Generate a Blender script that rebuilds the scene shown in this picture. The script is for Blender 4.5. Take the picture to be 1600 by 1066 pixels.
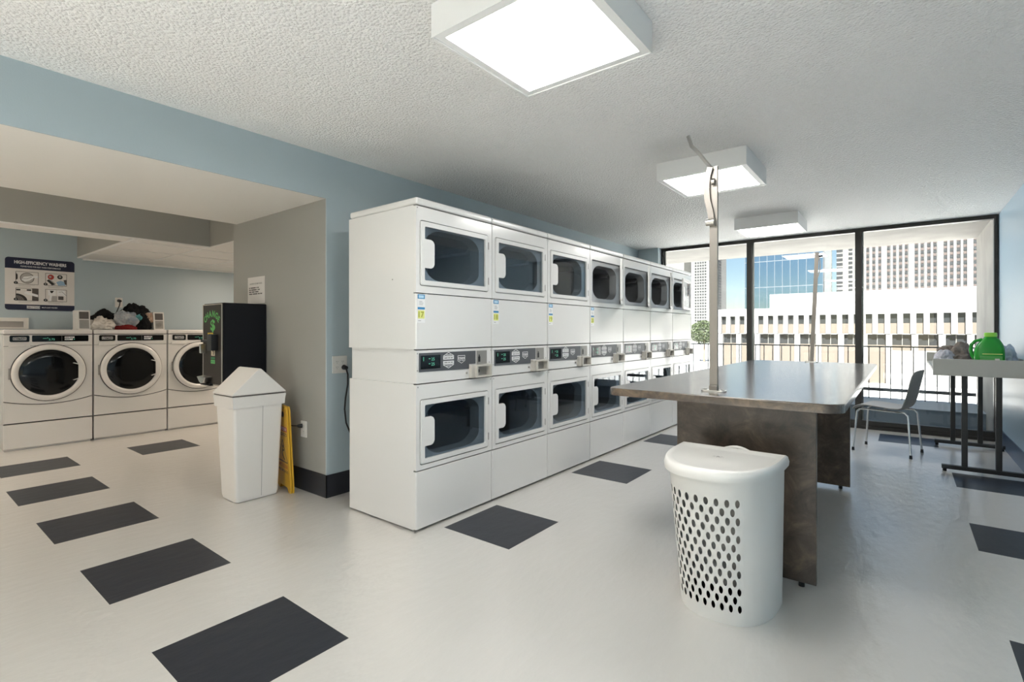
import bpy, bmesh, math, random
from mathutils import Vector, Matrix, noise

for _o in list(bpy.data.objects):
    bpy.data.objects.remove(_o, do_unlink=True)
SC = bpy.context.scene
COL = SC.collection
PI = math.pi
R = math.radians

# ------------------------------------------------------------------ camera
cam_d = bpy.data.cameras.new('camera')
cam = bpy.data.objects.new('camera', cam_d)
COL.objects.link(cam)
cam.location = (0, 0, 1.1767)
cam.rotation_euler = (PI / 2, 0, 0.6623)
cam_d.sensor_fit = 'HORIZONTAL'
cam_d.sensor_width = 36.0
cam_d.lens = 36.0 * 783.99 / 1600
cam_d.shift_y = -15.5 / 1600
cam_d.clip_start = 0.05
cam_d.clip_end = 3000
SC.camera = cam

# ------------------------------------------------------------------ exposure, sky, sun
SC.view_settings.view_transform = 'Standard'
SC.view_settings.look = 'None'
SC.view_settings.gamma = 1
SC.view_settings.use_curve_mapping = False
SC.view_settings.exposure = 0.62

SKY_STRENGTH = 0.085
SUN_STRENGTH = 30.0
LAMP = 15.0           # ceiling fixtures
FILL_WARM = 21.0      # unseen fill panels added over the washers
world = bpy.data.worlds.new('sky')
SC.world = world
world.use_nodes = True
wn = world.node_tree.nodes
wn.clear()
sky = wn.new('ShaderNodeTexSky')
sky.sky_type = 'NISHITA'
sky.sun_disc = False
sky.sun_elevation = R(42)
sky.sun_rotation = R(171)
sky.air_density = 1.0
sky.dust_density = 0.2
bg = wn.new('ShaderNodeBackground')
bg.inputs['Strength'].default_value = SKY_STRENGTH
wo = wn.new('ShaderNodeOutputWorld')
world.node_tree.links.new(sky.outputs[0], bg.inputs[0])
world.node_tree.links.new(bg.outputs[0], wo.inputs[0])

sun_d = bpy.data.lights.new('sun', 'SUN')
sun_d.energy = SUN_STRENGTH
sun_d.angle = R(0.6)
sun_d.color = (1.0, 0.96, 0.9)
sun = bpy.data.objects.new('sun', sun_d)
COL.objects.link(sun)
sun.location = (20, -40, 40)
sun.rotation_euler = Vector((-0.16, 1.0, -1.0)).to_track_quat('-Z', 'Y').to_euler()

# ------------------------------------------------------------------ materials
def mat(name, col, rough=0.5, metal=0.0, spec=0.5, coat=0.0, bump=None, var=None, emit=None, rvar=None):
    m = bpy.data.materials.new(name)
    m.use_nodes = True
    nt = m.node_tree
    b = nt.nodes['Principled BSDF']
    b.inputs['Base Color'].default_value = (*col, 1)
    b.inputs['Roughness'].default_value = rough
    b.inputs['Metallic'].default_value = metal
    b.inputs['Specular IOR Level'].default_value = spec
    b.inputs['Coat Weight'].default_value = coat
    if coat:
        b.inputs['Coat Roughness'].default_value = 0.08
    tc = None
    if bump or var or rvar:
        tc = nt.nodes.new('ShaderNodeTexCoord')
    def noise_node(scale, detail, stretch=None):
        n = nt.nodes.new('ShaderNodeTexNoise')
        n.inputs['Scale'].default_value = scale
        n.inputs['Detail'].default_value = detail
        if stretch:
            mp = nt.nodes.new('ShaderNodeMapping')
            mp.inputs['Scale'].default_value = stretch
            nt.links.new(tc.outputs['Object'], mp.inputs[0])
            nt.links.new(mp.outputs[0], n.inputs['Vector'])
        else:
            nt.links.new(tc.outputs['Object'], n.inputs['Vector'])
        return n
    if bump:
        n = noise_node(bump[0], 3, bump[3] if len(bump) > 3 else None)
        bp = nt.nodes.new('ShaderNodeBump')
        bp.inputs['Strength'].default_value = bump[1]
        bp.inputs['Distance'].default_value = bump[2]
        nt.links.new(n.outputs[0], bp.inputs['Height'])
        nt.links.new(bp.outputs[0], b.inputs['Normal'])
    if var:
        n = noise_node(var[1], var[2])
        rp = nt.nodes.new('ShaderNodeValToRGB')
        lo = var[3] if len(var) > 3 else 0.35
        hi = var[4] if len(var) > 4 else 0.65
        rp.color_ramp.elements[0].position = lo
        rp.color_ramp.elements[1].position = hi
        rp.color_ramp.elements[0].color = (*col, 1)
        rp.color_ramp.elements[1].color = (*var[0], 1)
        nt.links.new(n.outputs[0], rp.inputs[0])
        nt.links.new(rp.outputs[0], b.inputs['Base Color'])
    if rvar:
        n = noise_node(rvar[0], 4)
        mr = nt.nodes.new('ShaderNodeMapRange')
        mr.inputs['From Min'].default_value = 0.3
        mr.inputs['From Max'].default_value = 0.7
        mr.inputs['To Min'].default_value = rvar[1]
        mr.inputs['To Max'].default_value = rvar[2]
        nt.links.new(n.outputs[0], mr.inputs[0])
        nt.links.new(mr.outputs[0], b.inputs['Roughness'])
    if emit:
        b.inputs['Emission Color'].default_value = (*emit[0], 1)
        b.inputs['Emission Strength'].default_value = emit[1]
    return m

def glass(name, tint, ior=1.45, rough=0.0):
    m = bpy.data.materials.new(name)
    m.use_nodes = True
    nt = m.node_tree
    nt.nodes.clear()
    out = nt.nodes.new('ShaderNodeOutputMaterial')
    mix = nt.nodes.new('ShaderNodeMixShader')
    tr = nt.nodes.new('ShaderNodeBsdfTransparent')
    tr.inputs[0].default_value = (*tint, 1)
    gl = nt.nodes.new('ShaderNodeBsdfGlossy')
    gl.inputs['Roughness'].default_value = rough
    fr = nt.nodes.new('ShaderNodeFresnel')
    ge = nt.nodes.new('ShaderNodeNewGeometry')
    mr = nt.nodes.new('ShaderNodeMapRange')      # same reflectance entering and leaving the pane
    mr.inputs['To Min'].default_value = ior
    mr.inputs['To Max'].default_value = 1.0 / ior
    nt.links.new(ge.outputs['Backfacing'], mr.inputs[0])
    nt.links.new(mr.outputs[0], fr.inputs[0])
    nt.links.new(fr.outputs[0], mix.inputs[0])
    nt.links.new(tr.outputs[0], mix.inputs[1])
    nt.links.new(gl.outputs[0], mix.inputs[2])
    nt.links.new(mix.outputs[0], out.inputs[0])
    return m

ENAMEL = mat('white_enamel', (0.76, 0.75, 0.73), 0.22, spec=0.5, coat=0.25)
WASHER_WHITE = mat('washer_enamel', (0.72, 0.70, 0.67), 0.25, coat=0.2)
SEAT_GREY = mat('door_seat_grey', (0.50, 0.50, 0.50), 0.30)
DRUM = mat('drum_steel', (0.36, 0.36, 0.36), 0.34, metal=0.5)
DGLASS = glass('dryer_glass', (0.74, 0.79, 0.83), 1.6)
CHARCOAL = mat('panel_charcoal', (0.085, 0.09, 0.10), 0.4)
BLACK = mat('black_plastic', (0.012, 0.012, 0.013), 0.35)
GLOSSBLACK = mat('glossy_black', (0.005, 0.006, 0.007), 0.08, spec=0.35)
LCD = mat('lcd_dark', (0.008, 0.012, 0.016), 0.08)
LCDGREEN = mat('lcd_green', (0.05, 0.3, 0.18), 0.4, emit=((0.25, 0.9, 0.6), 0.22))
WHITEINK = mat('white_ink', (0.80, 0.80, 0.80), 0.5)
GREYINK = mat('grey_ink', (0.25, 0.25, 0.25), 0.6)
BLACKINK = mat('black_ink', (0.02, 0.02, 0.02), 0.6)
BLUEINK = mat('blue_ink', (0.03, 0.22, 0.45), 0.45)
PALEBLUE = mat('pale_blue_ink', (0.45, 0.66, 0.80), 0.5)
YELLOWINK = mat('yellow_ink', (0.75, 0.78, 0.25), 0.5)
OLIVEINK = mat('olive_ink', (0.35, 0.36, 0.03), 0.5)
REDINK = mat('red_ink', (0.40, 0.04, 0.03), 0.5)
GREENINK = mat('green_ink', (0.10, 0.42, 0.10), 0.5)
DARKGREEN = mat('dark_green_ink', (0.02, 0.20, 0.07), 0.5)
GOLDINK = mat('gold_ink', (0.62, 0.45, 0.04), 0.5)
TANINK = mat('tan_ink', (0.55, 0.47, 0.35), 0.5)
NAVYINK = mat('navy_ink', (0.012, 0.014, 0.04), 0.35)
SIGNWHITE = mat('sign_white', (0.72, 0.69, 0.66), 0.4)
PICGREY = mat('picture_grey', (0.42, 0.40, 0.38), 0.6)
PICDARK = mat('picture_dark', (0.09, 0.08, 0.075), 0.6)
PICBLUE = mat('picture_blue', (0.30, 0.45, 0.60), 0.6)
CHROME = mat('brushed_steel', (0.62, 0.60, 0.57), 0.28, metal=1.0)
STEELBAR = mat('satin_steel', (0.30, 0.275, 0.25), 0.38, metal=0.7)
CHAIRLEG = mat('chair_leg_metal', (0.75, 0.76, 0.78), 0.22, metal=0.8)
FLOORW = mat('floor_white_epoxy', (0.62, 0.60, 0.565), 0.34, spec=1.0, bump=(20, 0.26, 0.02, (1.0, 0.4, 1)))
for _n in FLOORW.node_tree.nodes:
    if _n.type == 'BSDF_PRINCIPLED':
        _n.inputs['Coat Weight'].default_value = 1.0
        _n.inputs['Coat Roughness'].default_value = 0.30
        _n.inputs['Coat IOR'].default_value = 1.8
        FLOORW.node_tree.links.new([q for q in FLOORW.node_tree.nodes if q.type == 'BUMP'][0].outputs[0], _n.inputs['Coat Normal'])
FLOORD = mat('floor_dark_paint', (0.022, 0.025, 0.034), 0.36, spec=0.4, bump=(16, 0.10, 0.02, (1.0, 0.45, 1)))
WALLB = mat('wall_blue_paint', (0.42, 0.50, 0.535), 0.38, bump=(130, 0.12, 0.004))
WALLG = mat('wall_grey_paint', (0.34, 0.335, 0.305), 0.45, bump=(130, 0.12, 0.004))
WALLR = mat('wall_deep_blue_paint', (0.40, 0.54, 0.66), 0.34, bump=(100, 0.10, 0.004))
BASEN = mat('baseboard_navy', (0.018, 0.020, 0.027), 0.4)
SOFFIT = mat('soffit_white', (0.80, 0.77, 0.72), 0.6)
TILECEIL = mat('ceiling_tile_white', (0.80, 0.78, 0.75), 0.6)
FIXWHITE = mat('fixture_white', (0.85, 0.85, 0.84), 0.4)
FRAMEBLACK = mat('window_frame_dark', (0.035, 0.033, 0.030), 0.4, metal=0.3)
PANE = glass('window_glass', (0.93, 0.96, 0.97), 1.45)
BINWHITE = mat('bin_plastic', (0.80, 0.77, 0.73), 0.42)
BAGPLASTIC = mat('bag_plastic', (0.78, 0.755, 0.72), 0.35, bump=(30, 0.35, 0.01))
HAMPER = mat('hamper_plastic', (0.82, 0.80, 0.76), 0.30)
YELLOW = mat('sign_yellow', (0.66, 0.36, 0.02), 0.4)
CONC = mat('concrete', (0.34, 0.32, 0.29), 0.85, var=((0.42, 0.395, 0.36), 3, 5))
CURBSHADE = mat('curb_shade', (0.20, 0.235, 0.28), 0.8)  # darker blue grey puts the balcony's shade into the colour
CURBLIT = mat('curb_lit_top', (0.46, 0.51, 0.57), 0.8)  # paler tone puts the light on the curb top into the colour
RAILM = mat('railing_paint', (0.10, 0.10, 0.10), 0.5)
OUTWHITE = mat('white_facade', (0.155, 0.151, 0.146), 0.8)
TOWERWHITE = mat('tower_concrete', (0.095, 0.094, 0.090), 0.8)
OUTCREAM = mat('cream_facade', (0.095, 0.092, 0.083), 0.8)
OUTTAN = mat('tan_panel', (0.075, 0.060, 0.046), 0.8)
OUTGLASS = mat('facade_window', (0.016, 0.017, 0.018), 0.12)
OUTGREY = mat('facade_window_grey', (0.016, 0.017, 0.018), 0.5, spec=0.2)
OUTBROWN = mat('facade_spandrel', (0.036, 0.023, 0.019), 0.7)
BLUEGLASS = mat('blue_curtain_wall', (0.36, 0.46, 0.55), 0.03, metal=1.0)
MULLION = mat('mullion_grey', (0.045, 0.055, 0.065), 0.5)
ASPHALT = mat('street', (0.72, 0.70, 0.68), 0.9)
LEAF = mat('leaves', (0.030, 0.042, 0.012), 0.7)
BARK = mat('bark', (0.12, 0.08, 0.05), 0.8)
CHAIRSH = mat('chair_shell', (0.40, 0.39, 0.37), 0.38)
CHAIRSEAT = mat('chair_seat_light', (0.55, 0.56, 0.58), 0.38)
TRAYW = mat('tray_plastic', (0.46, 0.45, 0.41), 0.4)
LEGBLK = mat('black_steel', (0.022, 0.021, 0.020), 0.35)
JUGGREEN = mat('jug_green', (0.015, 0.33, 0.03), 0.25)
JUGCAP = mat('cap_lime', (0.32, 0.75, 0.08), 0.3)
JUGBLUE = mat('jug_blue', (0.13, 0.25, 0.36), 0.3)
CREAMPL = mat('outlet_plastic', (0.72, 0.70, 0.66), 0.4)
SLOTDARK = mat('outlet_slot', (0.10, 0.10, 0.10), 0.5)
COINGREY = mat('coin_grey', (0.33, 0.32, 0.30), 0.4, metal=0.4)
COINBEIGE = mat('coin_beige', (0.55, 0.52, 0.47), 0.45)
MACHINE = mat('machine_black', (0.008, 0.009, 0.012), 0.5, spec=0.2)
MACHFRONT = mat('machine_brown', (0.040, 0.034, 0.030), 0.5, spec=0.2)
PIPING = mat('machine_trim', (0.45, 0.42, 0.36), 0.4)
def laminate(name, gloss):
    m = bpy.data.materials.new(name)
    m.use_nodes = True
    nt = m.node_tree
    b = nt.nodes['Principled BSDF']
    tc = nt.nodes.new('ShaderNodeTexCoord')
    n1 = nt.nodes.new('ShaderNodeTexNoise')
    n1.inputs['Scale'].default_value = 9
    n1.inputs['Detail'].default_value = 9
    n1.inputs['Roughness'].default_value = 0.68
    n1.inputs['Distortion'].default_value = 0.6
    nt.links.new(tc.outputs['Object'], n1.inputs['Vector'])
    rp = nt.nodes.new('ShaderNodeValToRGB')
    e = rp.color_ramp.elements
    e[0].position, e[0].color = 0.30, (0.035, 0.026, 0.020, 1)
    e[1].position, e[1].color = 0.75, (0.22, 0.155, 0.10, 1)
    x = e.new(0.52)
    x.color = (0.095, 0.070, 0.052, 1)
    nt.links.new(n1.outputs[0], rp.inputs[0])
    nt.links.new(rp.outputs[0], b.inputs['Base Color'])
    b.inputs['Roughness'].default_value = 0.30
    if gloss:
        b.inputs['Coat Weight'].default_value = 0.55
        b.inputs['Roughness'].default_value = 0.24
        b.inputs['Coat Roughness'].default_value = 0.15
        b.inputs['Coat IOR'].default_value = 1.7
    return m
LAMI = laminate('table_laminate', True)
LAMILEG = laminate('leg_laminate', False)
def popcorn():
    m = bpy.data.materials.new('ceiling_popcorn')
    m.use_nodes = True
    nt = m.node_tree
    b = nt.nodes['Principled BSDF']
    b.inputs['Base Color'].default_value = (0.88, 0.875, 0.86, 1)
    b.inputs['Roughness'].default_value = 0.75
    tc = nt.nodes.new('ShaderNodeTexCoord')
    v = nt.nodes.new('ShaderNodeTexVoronoi')
    v.inputs['Scale'].default_value = 66
    n = nt.nodes.new('ShaderNodeTexNoise')
    n.inputs['Scale'].default_value = 95
    n.inputs['Detail'].default_value = 4
    nt.links.new(tc.outputs['Object'], v.inputs['Vector'])
    nt.links.new(tc.outputs['Object'], n.inputs['Vector'])
    ad = nt.nodes.new('ShaderNodeMath')
    ad.operation = 'SUBTRACT'
    nt.links.new(n.outputs[0], ad.inputs[0])
    nt.links.new(v.outputs['Distance'], ad.inputs[1])
    bp = nt.nodes.new('ShaderNodeBump')
    bp.inputs['Strength'].default_value = 0.55
    bp.inputs['Distance'].default_value = 0.02
    nt.links.new(ad.outputs[0], bp.inputs['Height'])
    nt.links.new(bp.outputs[0], b.inputs['Normal'])
    return m
POPCORN = popcorn()
DIFFUSER = mat('lamp_diffuser', (0.8, 0.8, 0.8), 0.5, emit=((1.0, 0.985, 0.95), LAMP))
WARMFILL = mat('warm_fill_panel', (0.8, 0.8, 0.8), 0.5, emit=((1.0, 0.84, 0.68), FILL_WARM))

# ------------------------------------------------------------------ mesh building
class B:
    """collects shapes into one mesh"""
    def __init__(s):
        s.v, s.f, s.m = [], [], []
    def add(s, verts, faces, m=0):
        o = len(s.v)
        s.v += [tuple(p) for p in verts]
        for fc in faces:
            s.f.append([i + o for i in fc])
            s.m.append(m)
        return s
    def addbm(s, bm, m=0):
        bm.verts.index_update()
        s.add([p.co[:] for p in bm.verts], [[q.index for q in fc.verts] for fc in bm.faces], m)
        bm.free()
        return s
    def box(s, x0, x1, y0, y1, z0, z1, bev=0.0, seg=2, m=0, only=None):
        bm = bmesh.new()
        bmesh.ops.create_cube(bm, size=1.0)
        for p in bm.verts:
            p.co = ((x0 + x1) / 2 + p.co.x * (x1 - x0), (y0 + y1) / 2 + p.co.y * (y1 - y0), (z0 + z1) / 2 + p.co.z * (z1 - z0))
        if bev:
            es = list(bm.edges)
            if only:
                es = [e for e in es if only(e.verts[0].co, e.verts[1].co)]
            bmesh.ops.bevel(bm, geom=es, offset=bev, segments=seg, affect='EDGES', profile=0.5)
        return s.addbm(bm, m)
    def prism(s, poly, fn, a0, a1, bev=0.0, seg=2, m=0):
        """polygon (u,v) extruded from a0 to a1 through fn(u,v,a); the a1 rim may be bevelled"""
        bm = bmesh.new()
        n = len(poly)
        lo = [bm.verts.new(fn(u, v, a0)) for u, v in poly]
        hi = [bm.verts.new(fn(u, v, a1)) for u, v in poly]
        bm.faces.new(lo[::-1])
        top = bm.faces.new(hi)
        for i in range(n):
            bm.faces.new((lo[i], lo[(i + 1) % n], hi[(i + 1) % n], hi[i]))
        bmesh.ops.recalc_face_normals(bm, faces=bm.faces[:])
        if bev:
            bmesh.ops.bevel(bm, geom=list(top.edges), offset=bev, segments=seg, affect='EDGES', profile=0.5)
        return s.addbm(bm, m)
    def ring(s, outer, inner, fn, a0, a1, m=0):
        """frame between two equally long loops, extruded"""
        n = len(outer)
        vs = [fn(u, v, a) for a in (a0, a1) for lp in (outer, inner) for u, v in lp]
        fs = []
        for i in range(n):
            j = (i + 1) % n
            fs.append((i, n + i, n + j, j))
            fs.append((2 * n + i, 2 * n + j, 3 * n + j, 3 * n + i))
            fs.append((i, j, 2 * n + j, 2 * n + i))
            fs.append((n + i, 3 * n + i, 3 * n + j, n + j))
        return s.add(vs, fs, m)
    def loft(s, loops, m=0, cap0=True, cap1=True):
        n = len(loops[0])
        vs = [p for lp in loops for p in lp]
        fs = []
        for k in range(len(loops) - 1):
            for i in range(n):
                j = (i + 1) % n
                fs.append((k * n + i, k * n + j, (k + 1) * n + j, (k + 1) * n + i))
        if cap0:
            fs.append(tuple(range(n))[::-1])
        if cap1:
            fs.append(tuple((len(loops) - 1) * n + i for i in range(n)))
        return s.add(vs, fs, m)
    def tube(s, pts, r, n=10, m=0, flat=None):
        """swept round (or flat w x t) bar along points"""
        pts = [Vector(p) for p in pts]
        loops = []
        up = None
        for i, p in enumerate(pts):
            if i == 0:
                t = pts[1] - p
            elif i == len(pts) - 1:
                t = p - pts[-2]
            else:
                t = (pts[i + 1] - p).normalized() + (p - pts[i - 1]).normalized()
            t.normalize()
            if up is None:
                up = Vector((0, 0, 1)) if abs(t.z) < 0.9 else Vector((1, 0, 0))
                if flat and len(flat) > 2:
                    up = Vector(flat[2])
            a = t.cross(up).normalized()
            up = a.cross(t).normalized()
            rr = r[i] if isinstance(r, (list, tuple)) else r
            if flat:
                w, h = flat[0] / 2, flat[1] / 2
                loops.append([p + a * x * w + up * y * h for x, y in ((-1, -1), (1, -1), (1, 1), (-1, 1))])
            else:
                loops.append([p + (a * math.cos(q) + up * math.sin(q)) * rr for q in [2 * PI * k / n for k in range(n)]])
        return s.loft(loops, m)
    def cyl(s, p0, p1, r, n=20, m=0, r1=None):
        return s.tube([p0, p1], [r, r if r1 is None else r1], n, m)
    def lathe(s, prof, fn, n=48, m=0, closed=False):
        """profile (r,a) turned; fn(x,y,a)"""
        loops = [[fn(r * math.cos(2 * PI * k / n), r * math.sin(2 * PI * k / n), a) for k in range(n)] for r, a in prof]
        return s.loft(loops, m, not closed, not closed)
    def text(s, body, fn, a, u, v, h, w=None, m=0, align='C', bold=0.0, a2=None):
        vs, fs, bw, bh = text_shape(body, bold)
        sy = h / bh
        sx = sy if w is None else w / bw
        ww = bw * sx
        ox = {'C': -ww / 2, 'L': 0, 'R': -ww}[align]
        return s.add([fn(u + ox + x * sx, v + y * sy, a) for x, y in vs], fs, m)
    def rect(s, u0, u1, v0, v1, fn, a, m=0):
        return s.add([fn(u0, v0, a), fn(u1, v0, a), fn(u1, v1, a), fn(u0, v1, a)], [(0, 1, 2, 3)], m)
    def disc(s, u, v, r, fn, a, m=0, n=24, ry=None):
        ry = ry or r
        return s.add([fn(u + r * math.cos(2 * PI * k / n), v + ry * math.sin(2 * PI * k / n), a) for k in range(n)], [tuple(range(n))], m)
    def words(s, u, v, h, widths, fn, a, m=0, gap=0.006):
        for w in widths:                       # print too small to read, word by word
            s.rect(u, u + w, v, v + h, fn, a, m)
            u += w + gap
        return s
    def line(s, pts, wd, fn, a, m=0):
        for (x0, y0), (x1, y1) in zip(pts, pts[1:]):
            L = math.hypot(x1 - x0, y1 - y0) or 1
            nx, ny = -(y1 - y0) / L * wd / 2, (x1 - x0) / L * wd / 2
            s.add([fn(x0 - nx, y0 - ny, a), fn(x1 - nx, y1 - ny, a), fn(x1 + nx, y1 + ny, a), fn(x0 + nx, y0 + ny, a)], [(0, 1, 2, 3)], m)
        return s
    def obj(s, name, mats, parent=None, smooth=35, loc=None, fix=True, merge=0):
        me = bpy.data.meshes.new(name)
        me.from_pydata(s.v, [], s.f)
        for mm in (mats if isinstance(mats, (list, tuple)) else [mats]):
            me.materials.append(mm)
        me.polygons.foreach_set('material_index', s.m)
        me.update()
        if fix:
            bm = bmesh.new()
            bm.from_mesh(me)
            if merge:
                bmesh.ops.remove_doubles(bm, verts=bm.verts[:], dist=merge)
            bmesh.ops.recalc_face_normals(bm, faces=bm.faces[:])
            bm.to_mesh(me)
            bm.free()
        if smooth:
            me.polygons.foreach_set('use_smooth', [True] * len(me.polygons))
            me.set_sharp_from_angle(angle=R(smooth))
        o = bpy.data.objects.new(name, me)
        COL.objects.link(o)
        if smooth in (35, 40):               # large flats stay flat beside their rounded edges
            wnm = o.modifiers.new('flat_faces', 'WEIGHTED_NORMAL')
            wnm.weight = 50
            wnm.keep_sharp = True
        if parent:
            o.parent = parent
        if loc:
            o.location = loc
        return o

_tc = {}
def text_shape(body, bold=0.0):
    k = (body, bold)
    if k not in _tc:
        c = bpy.data.curves.new('letters', 'FONT')
        c.body = body
        c.size = 1.0
        c.offset = bold
        c.resolution_u = 3
        o = bpy.data.objects.new('letters', c)
        COL.objects.link(o)
        bpy.context.view_layer.update()
        dg = bpy.context.evaluated_depsgraph_get()
        me = bpy.data.meshes.new_from_object(o.evaluated_get(dg))
        vs = [(p.co.x, p.co.y) for p in me.vertices]
        fs = [tuple(p.vertices) for p in me.polygons]
        bpy.data.objects.remove(o, do_unlink=True)
        bpy.data.curves.remove(c)
        bpy.data.meshes.remove(me)
        x0 = min(p[0] for p in vs)
        x1 = max(p[0] for p in vs)
        y0 = min(p[1] for p in vs)
        y1 = max(p[1] for p in vs)
        _tc[k] = ([(x - x0, y - y0) for x, y in vs], fs, x1 - x0, y1 - y0)
    return _tc[k]

FX = lambda u, v, a: (a, u, v)       # plane facing +X: u along Y, v up, a out
FY = lambda u, v, a: (u, -a, v)      # plane facing -Y: u along X, v up, a out
FZ = lambda u, v, a: (u, v, a)

def rrect(u0, u1, v0, v1, r, n=5):
    pts = []
    for cx, cy, a0 in ((u1 - r, v1 - r, 0), (u0 + r, v1 - r, 90), (u0 + r, v0 + r, 180), (u1 - r, v0 + r, 270)):
        for k in range(n + 1):
            a = R(a0 + 90 * k / n)
            pts.append((cx + r * math.cos(a), cy + r * math.sin(a)))
    return pts

def thing(name, label, cat, loc=(0, 0, 0), rz=0.0, group=None):
    o = bpy.data.objects.new(name, None)
    COL.objects.link(o)
    o.empty_display_size = 0.1
    o.location = loc
    o.rotation_euler = (0, 0, rz)
    return tag(o, label, cat, group)

def tag(o, label, cat, group=None):
    o['label'] = label
    o['category'] = cat
    if group:
        o['group'] = group
    return o

def struct(b, name, mats, smooth=35):
    o = b.obj(name, mats, smooth=smooth)
    o['kind'] = 'structure'
    return o

def copy_tree(o, parent=None):
    c = o.copy()
    COL.objects.link(c)
    if parent:
        c.parent = parent
    for ch in list(o.children):
        copy_tree(ch, c)
    return c

# ------------------------------------------------------------------ room shell
CEIL = 2.42
XL, XR, YW, YB = -3.204, 0.80, 7.40, -3.0
XJ = -4.667         # far end of the thick wall beside the passage
YJ = 1.984          # wall face beside the passage
XA = -7.62          # alcove back wall
DROP = 2.03

# floor with painted squares cut into one mesh
SQ = 0.495
squares = [(-2.17, 0.637), (-3.185, 0.637), (-4.185, 0.63), (-5.178, 0.618), (-6.18, 0.65), (-6.185, 1.60),
           (-2.17, 2.12), (-2.175, 3.59), (-2.19, 5.08), (0.318, 2.175), (0.318, 3.655), (0.318, 5.05), (-0.212, 6.645)]
b = B()
xs = sorted({-8.0, 1.0} | {x for q in squares for x in (q[0], min(q[0] + SQ, 1.0))})
ys = sorted({-3.2, 7.46} | {y for q in squares for y in (q[1], q[1] + SQ)})
vi = {}
vs = []
for i, x in enumerate(xs):
    for j, y in enumerate(ys):
        vi[i, j] = len(vs)
        vs.append((x, y, 0))
for i in range(len(xs) - 1):
    for j in range(len(ys) - 1):
        cx, cy = (xs[i] + xs[i + 1]) / 2, (ys[j] + ys[j + 1]) / 2
        dark = any(q[0] < cx < q[0] + SQ and q[1] < cy < q[1] + SQ for q in squares)
        b.add([vs[vi[i, j]], vs[vi[i + 1, j]], vs[vi[i + 1, j + 1]], vs[vi[i, j + 1]]], [(0, 1, 2, 3)], 1 if dark else 0)
b.box(-8.0, 1.0, -3.2, 7.46, -0.25, -0.001)
struct(b, 'floor', [FLOORW, FLOORD], smooth=0)

struct(B().box(XL, XR + 0.2, YB - 0.2, YW + 0.06, CEIL, CEIL + 0.3), 'ceiling', POPCORN)
struct(B().box(XA - 0.2, XL, YB - 0.2, YW + 0.06, CEIL + 0.002, CEIL + 0.3), 'ceiling_alcove', SOFFIT)
# blue wall behind the dryers (blue face) and grey return beside the passage
b = B()
b.box(XL - 0.012, XL, YJ, 7.25, 0, CEIL)
struct(b, 'wall_left', WALLB)
struct(B().box(XJ, XL - 0.012, YJ, 7.25, 0, CEIL), 'wall_passage', WALLG)
# beam over the passage opening: blue face, white underside
struct(B().box(XL - 0.012, XL, YB, YJ, 2.112, CEIL), 'wall_header', WALLB)
struct(B().box(XJ + 0.06, XL - 0.012, YB, YJ, 2.112, CEIL), 'ceiling_soffit', SOFFIT)
# alcove: back wall, dropped ceiling, boxed beams
struct(B().box(XA - 0.2, XA, YB, 4.6, 0, CEIL), 'wall_alcove_back', WALLB)
struct(B().box(XA, XJ, 4.5, 4.7, 0, CEIL), 'wall_alcove_end', WALLG)
b = B()
b.box(-5.86, -5.60, YB, 2.15, DROP + 0.012, CEIL)
b.box(-5.86, XJ, 2.151, 2.40, DROP + 0.012, CEIL)
b.box(XA, -5.861, 1.50, 1.62, DROP + 0.012, CEIL)
struct(b, 'wall_bulkhead', WALLG)
b = B()
b.box(-5.86, -5.60, YB, 1.50, DROP, DROP + 0.012)
b.box(XA, -5.60, 1.50, 2.15, DROP, DROP + 0.012)
b.box(XA, XJ, 2.15, 4.5, DROP, DROP + 0.012)
struct(b, 'ceiling_dropped', TILECEIL)
b = B()
for y in (1.50, 2.11, 2.72, 3.33, 3.94):
    b.box(XA + 0.03, -5.62 if y < 2.2 else -4.7, y, y + 0.02, DROP - 0.004, DROP)
for x in (-7.0, -6.4, -5.8):
    b.box(x, x + 0.02, 1.5, 4.5, DROP - 0.005, DROP - 0.001)
b.box(XA, XA + 0.025, 1.55, 4.5, DROP - 0.02, DROP)
struct(b, 'trim_1', FIXWHITE)
# remaining walls
struct(B().box(XR, XR + 0.2, YB, YW + 0.06, 0, CEIL), 'wall_right', WALLR)
b = B()
b.box(XA - 0.2, XL, YB - 0.2, YB, 0, CEIL)
b.ring([(XL, 0), (XR + 0.2, 0), (XR + 0.2, CEIL), (XL, CEIL)], [(-2.2, 0.25), (0.7, 0.25), (0.7, 2.34), (-2.2, 2.34)], FY, -YB, -YB + 0.2)
struct(b, 'wall_back', SOFFIT)
w = struct(B().ring([(-2.2, 0.25), (0.7, 0.25), (0.7, 2.34), (-2.2, 2.34)], [(-2.16, 0.30), (0.66, 0.30), (0.66, 2.30), (-2.16, 2.30)], FY, -YB + 0.05, -YB + 0.12), 'window_4', FRAMEBLACK)  # unseen rear window, added to let sunlight in as fill
B().box(-2.17, 0.67, YB - 0.09, YB - 0.085, 0.29, 2.31).obj('glass_pane', PANE, w)
b = B()
b.box(XL - 0.3, -2.885, 7.25, YW + 0.06, 0, CEIL, 0.012, only=lambda p, q: p.x > -3 and q.x > -3 and p.y < 7.3 and q.y < 7.3)
struct(b, 'wall_window', WALLB)
# baseboards
b = B()
b.box(XL, XL + 0.006, YJ - 0.006, 7.25, 0, 0.16)
struct(b, 'baseboard_left', BASEN)
struct(B().box(XJ, XL + 0.006, YJ - 0.006, YJ, 0, 0.16), 'baseboard_passage', BASEN)
BASEB = mat('baseboard_blue', (0.06, 0.10, 0.17), 0.3)
struct(B().box(XR - 0.008, XR, YB, YW - 0.03, 0, 0.16), 'baseboard_right', BASEB)

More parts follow.
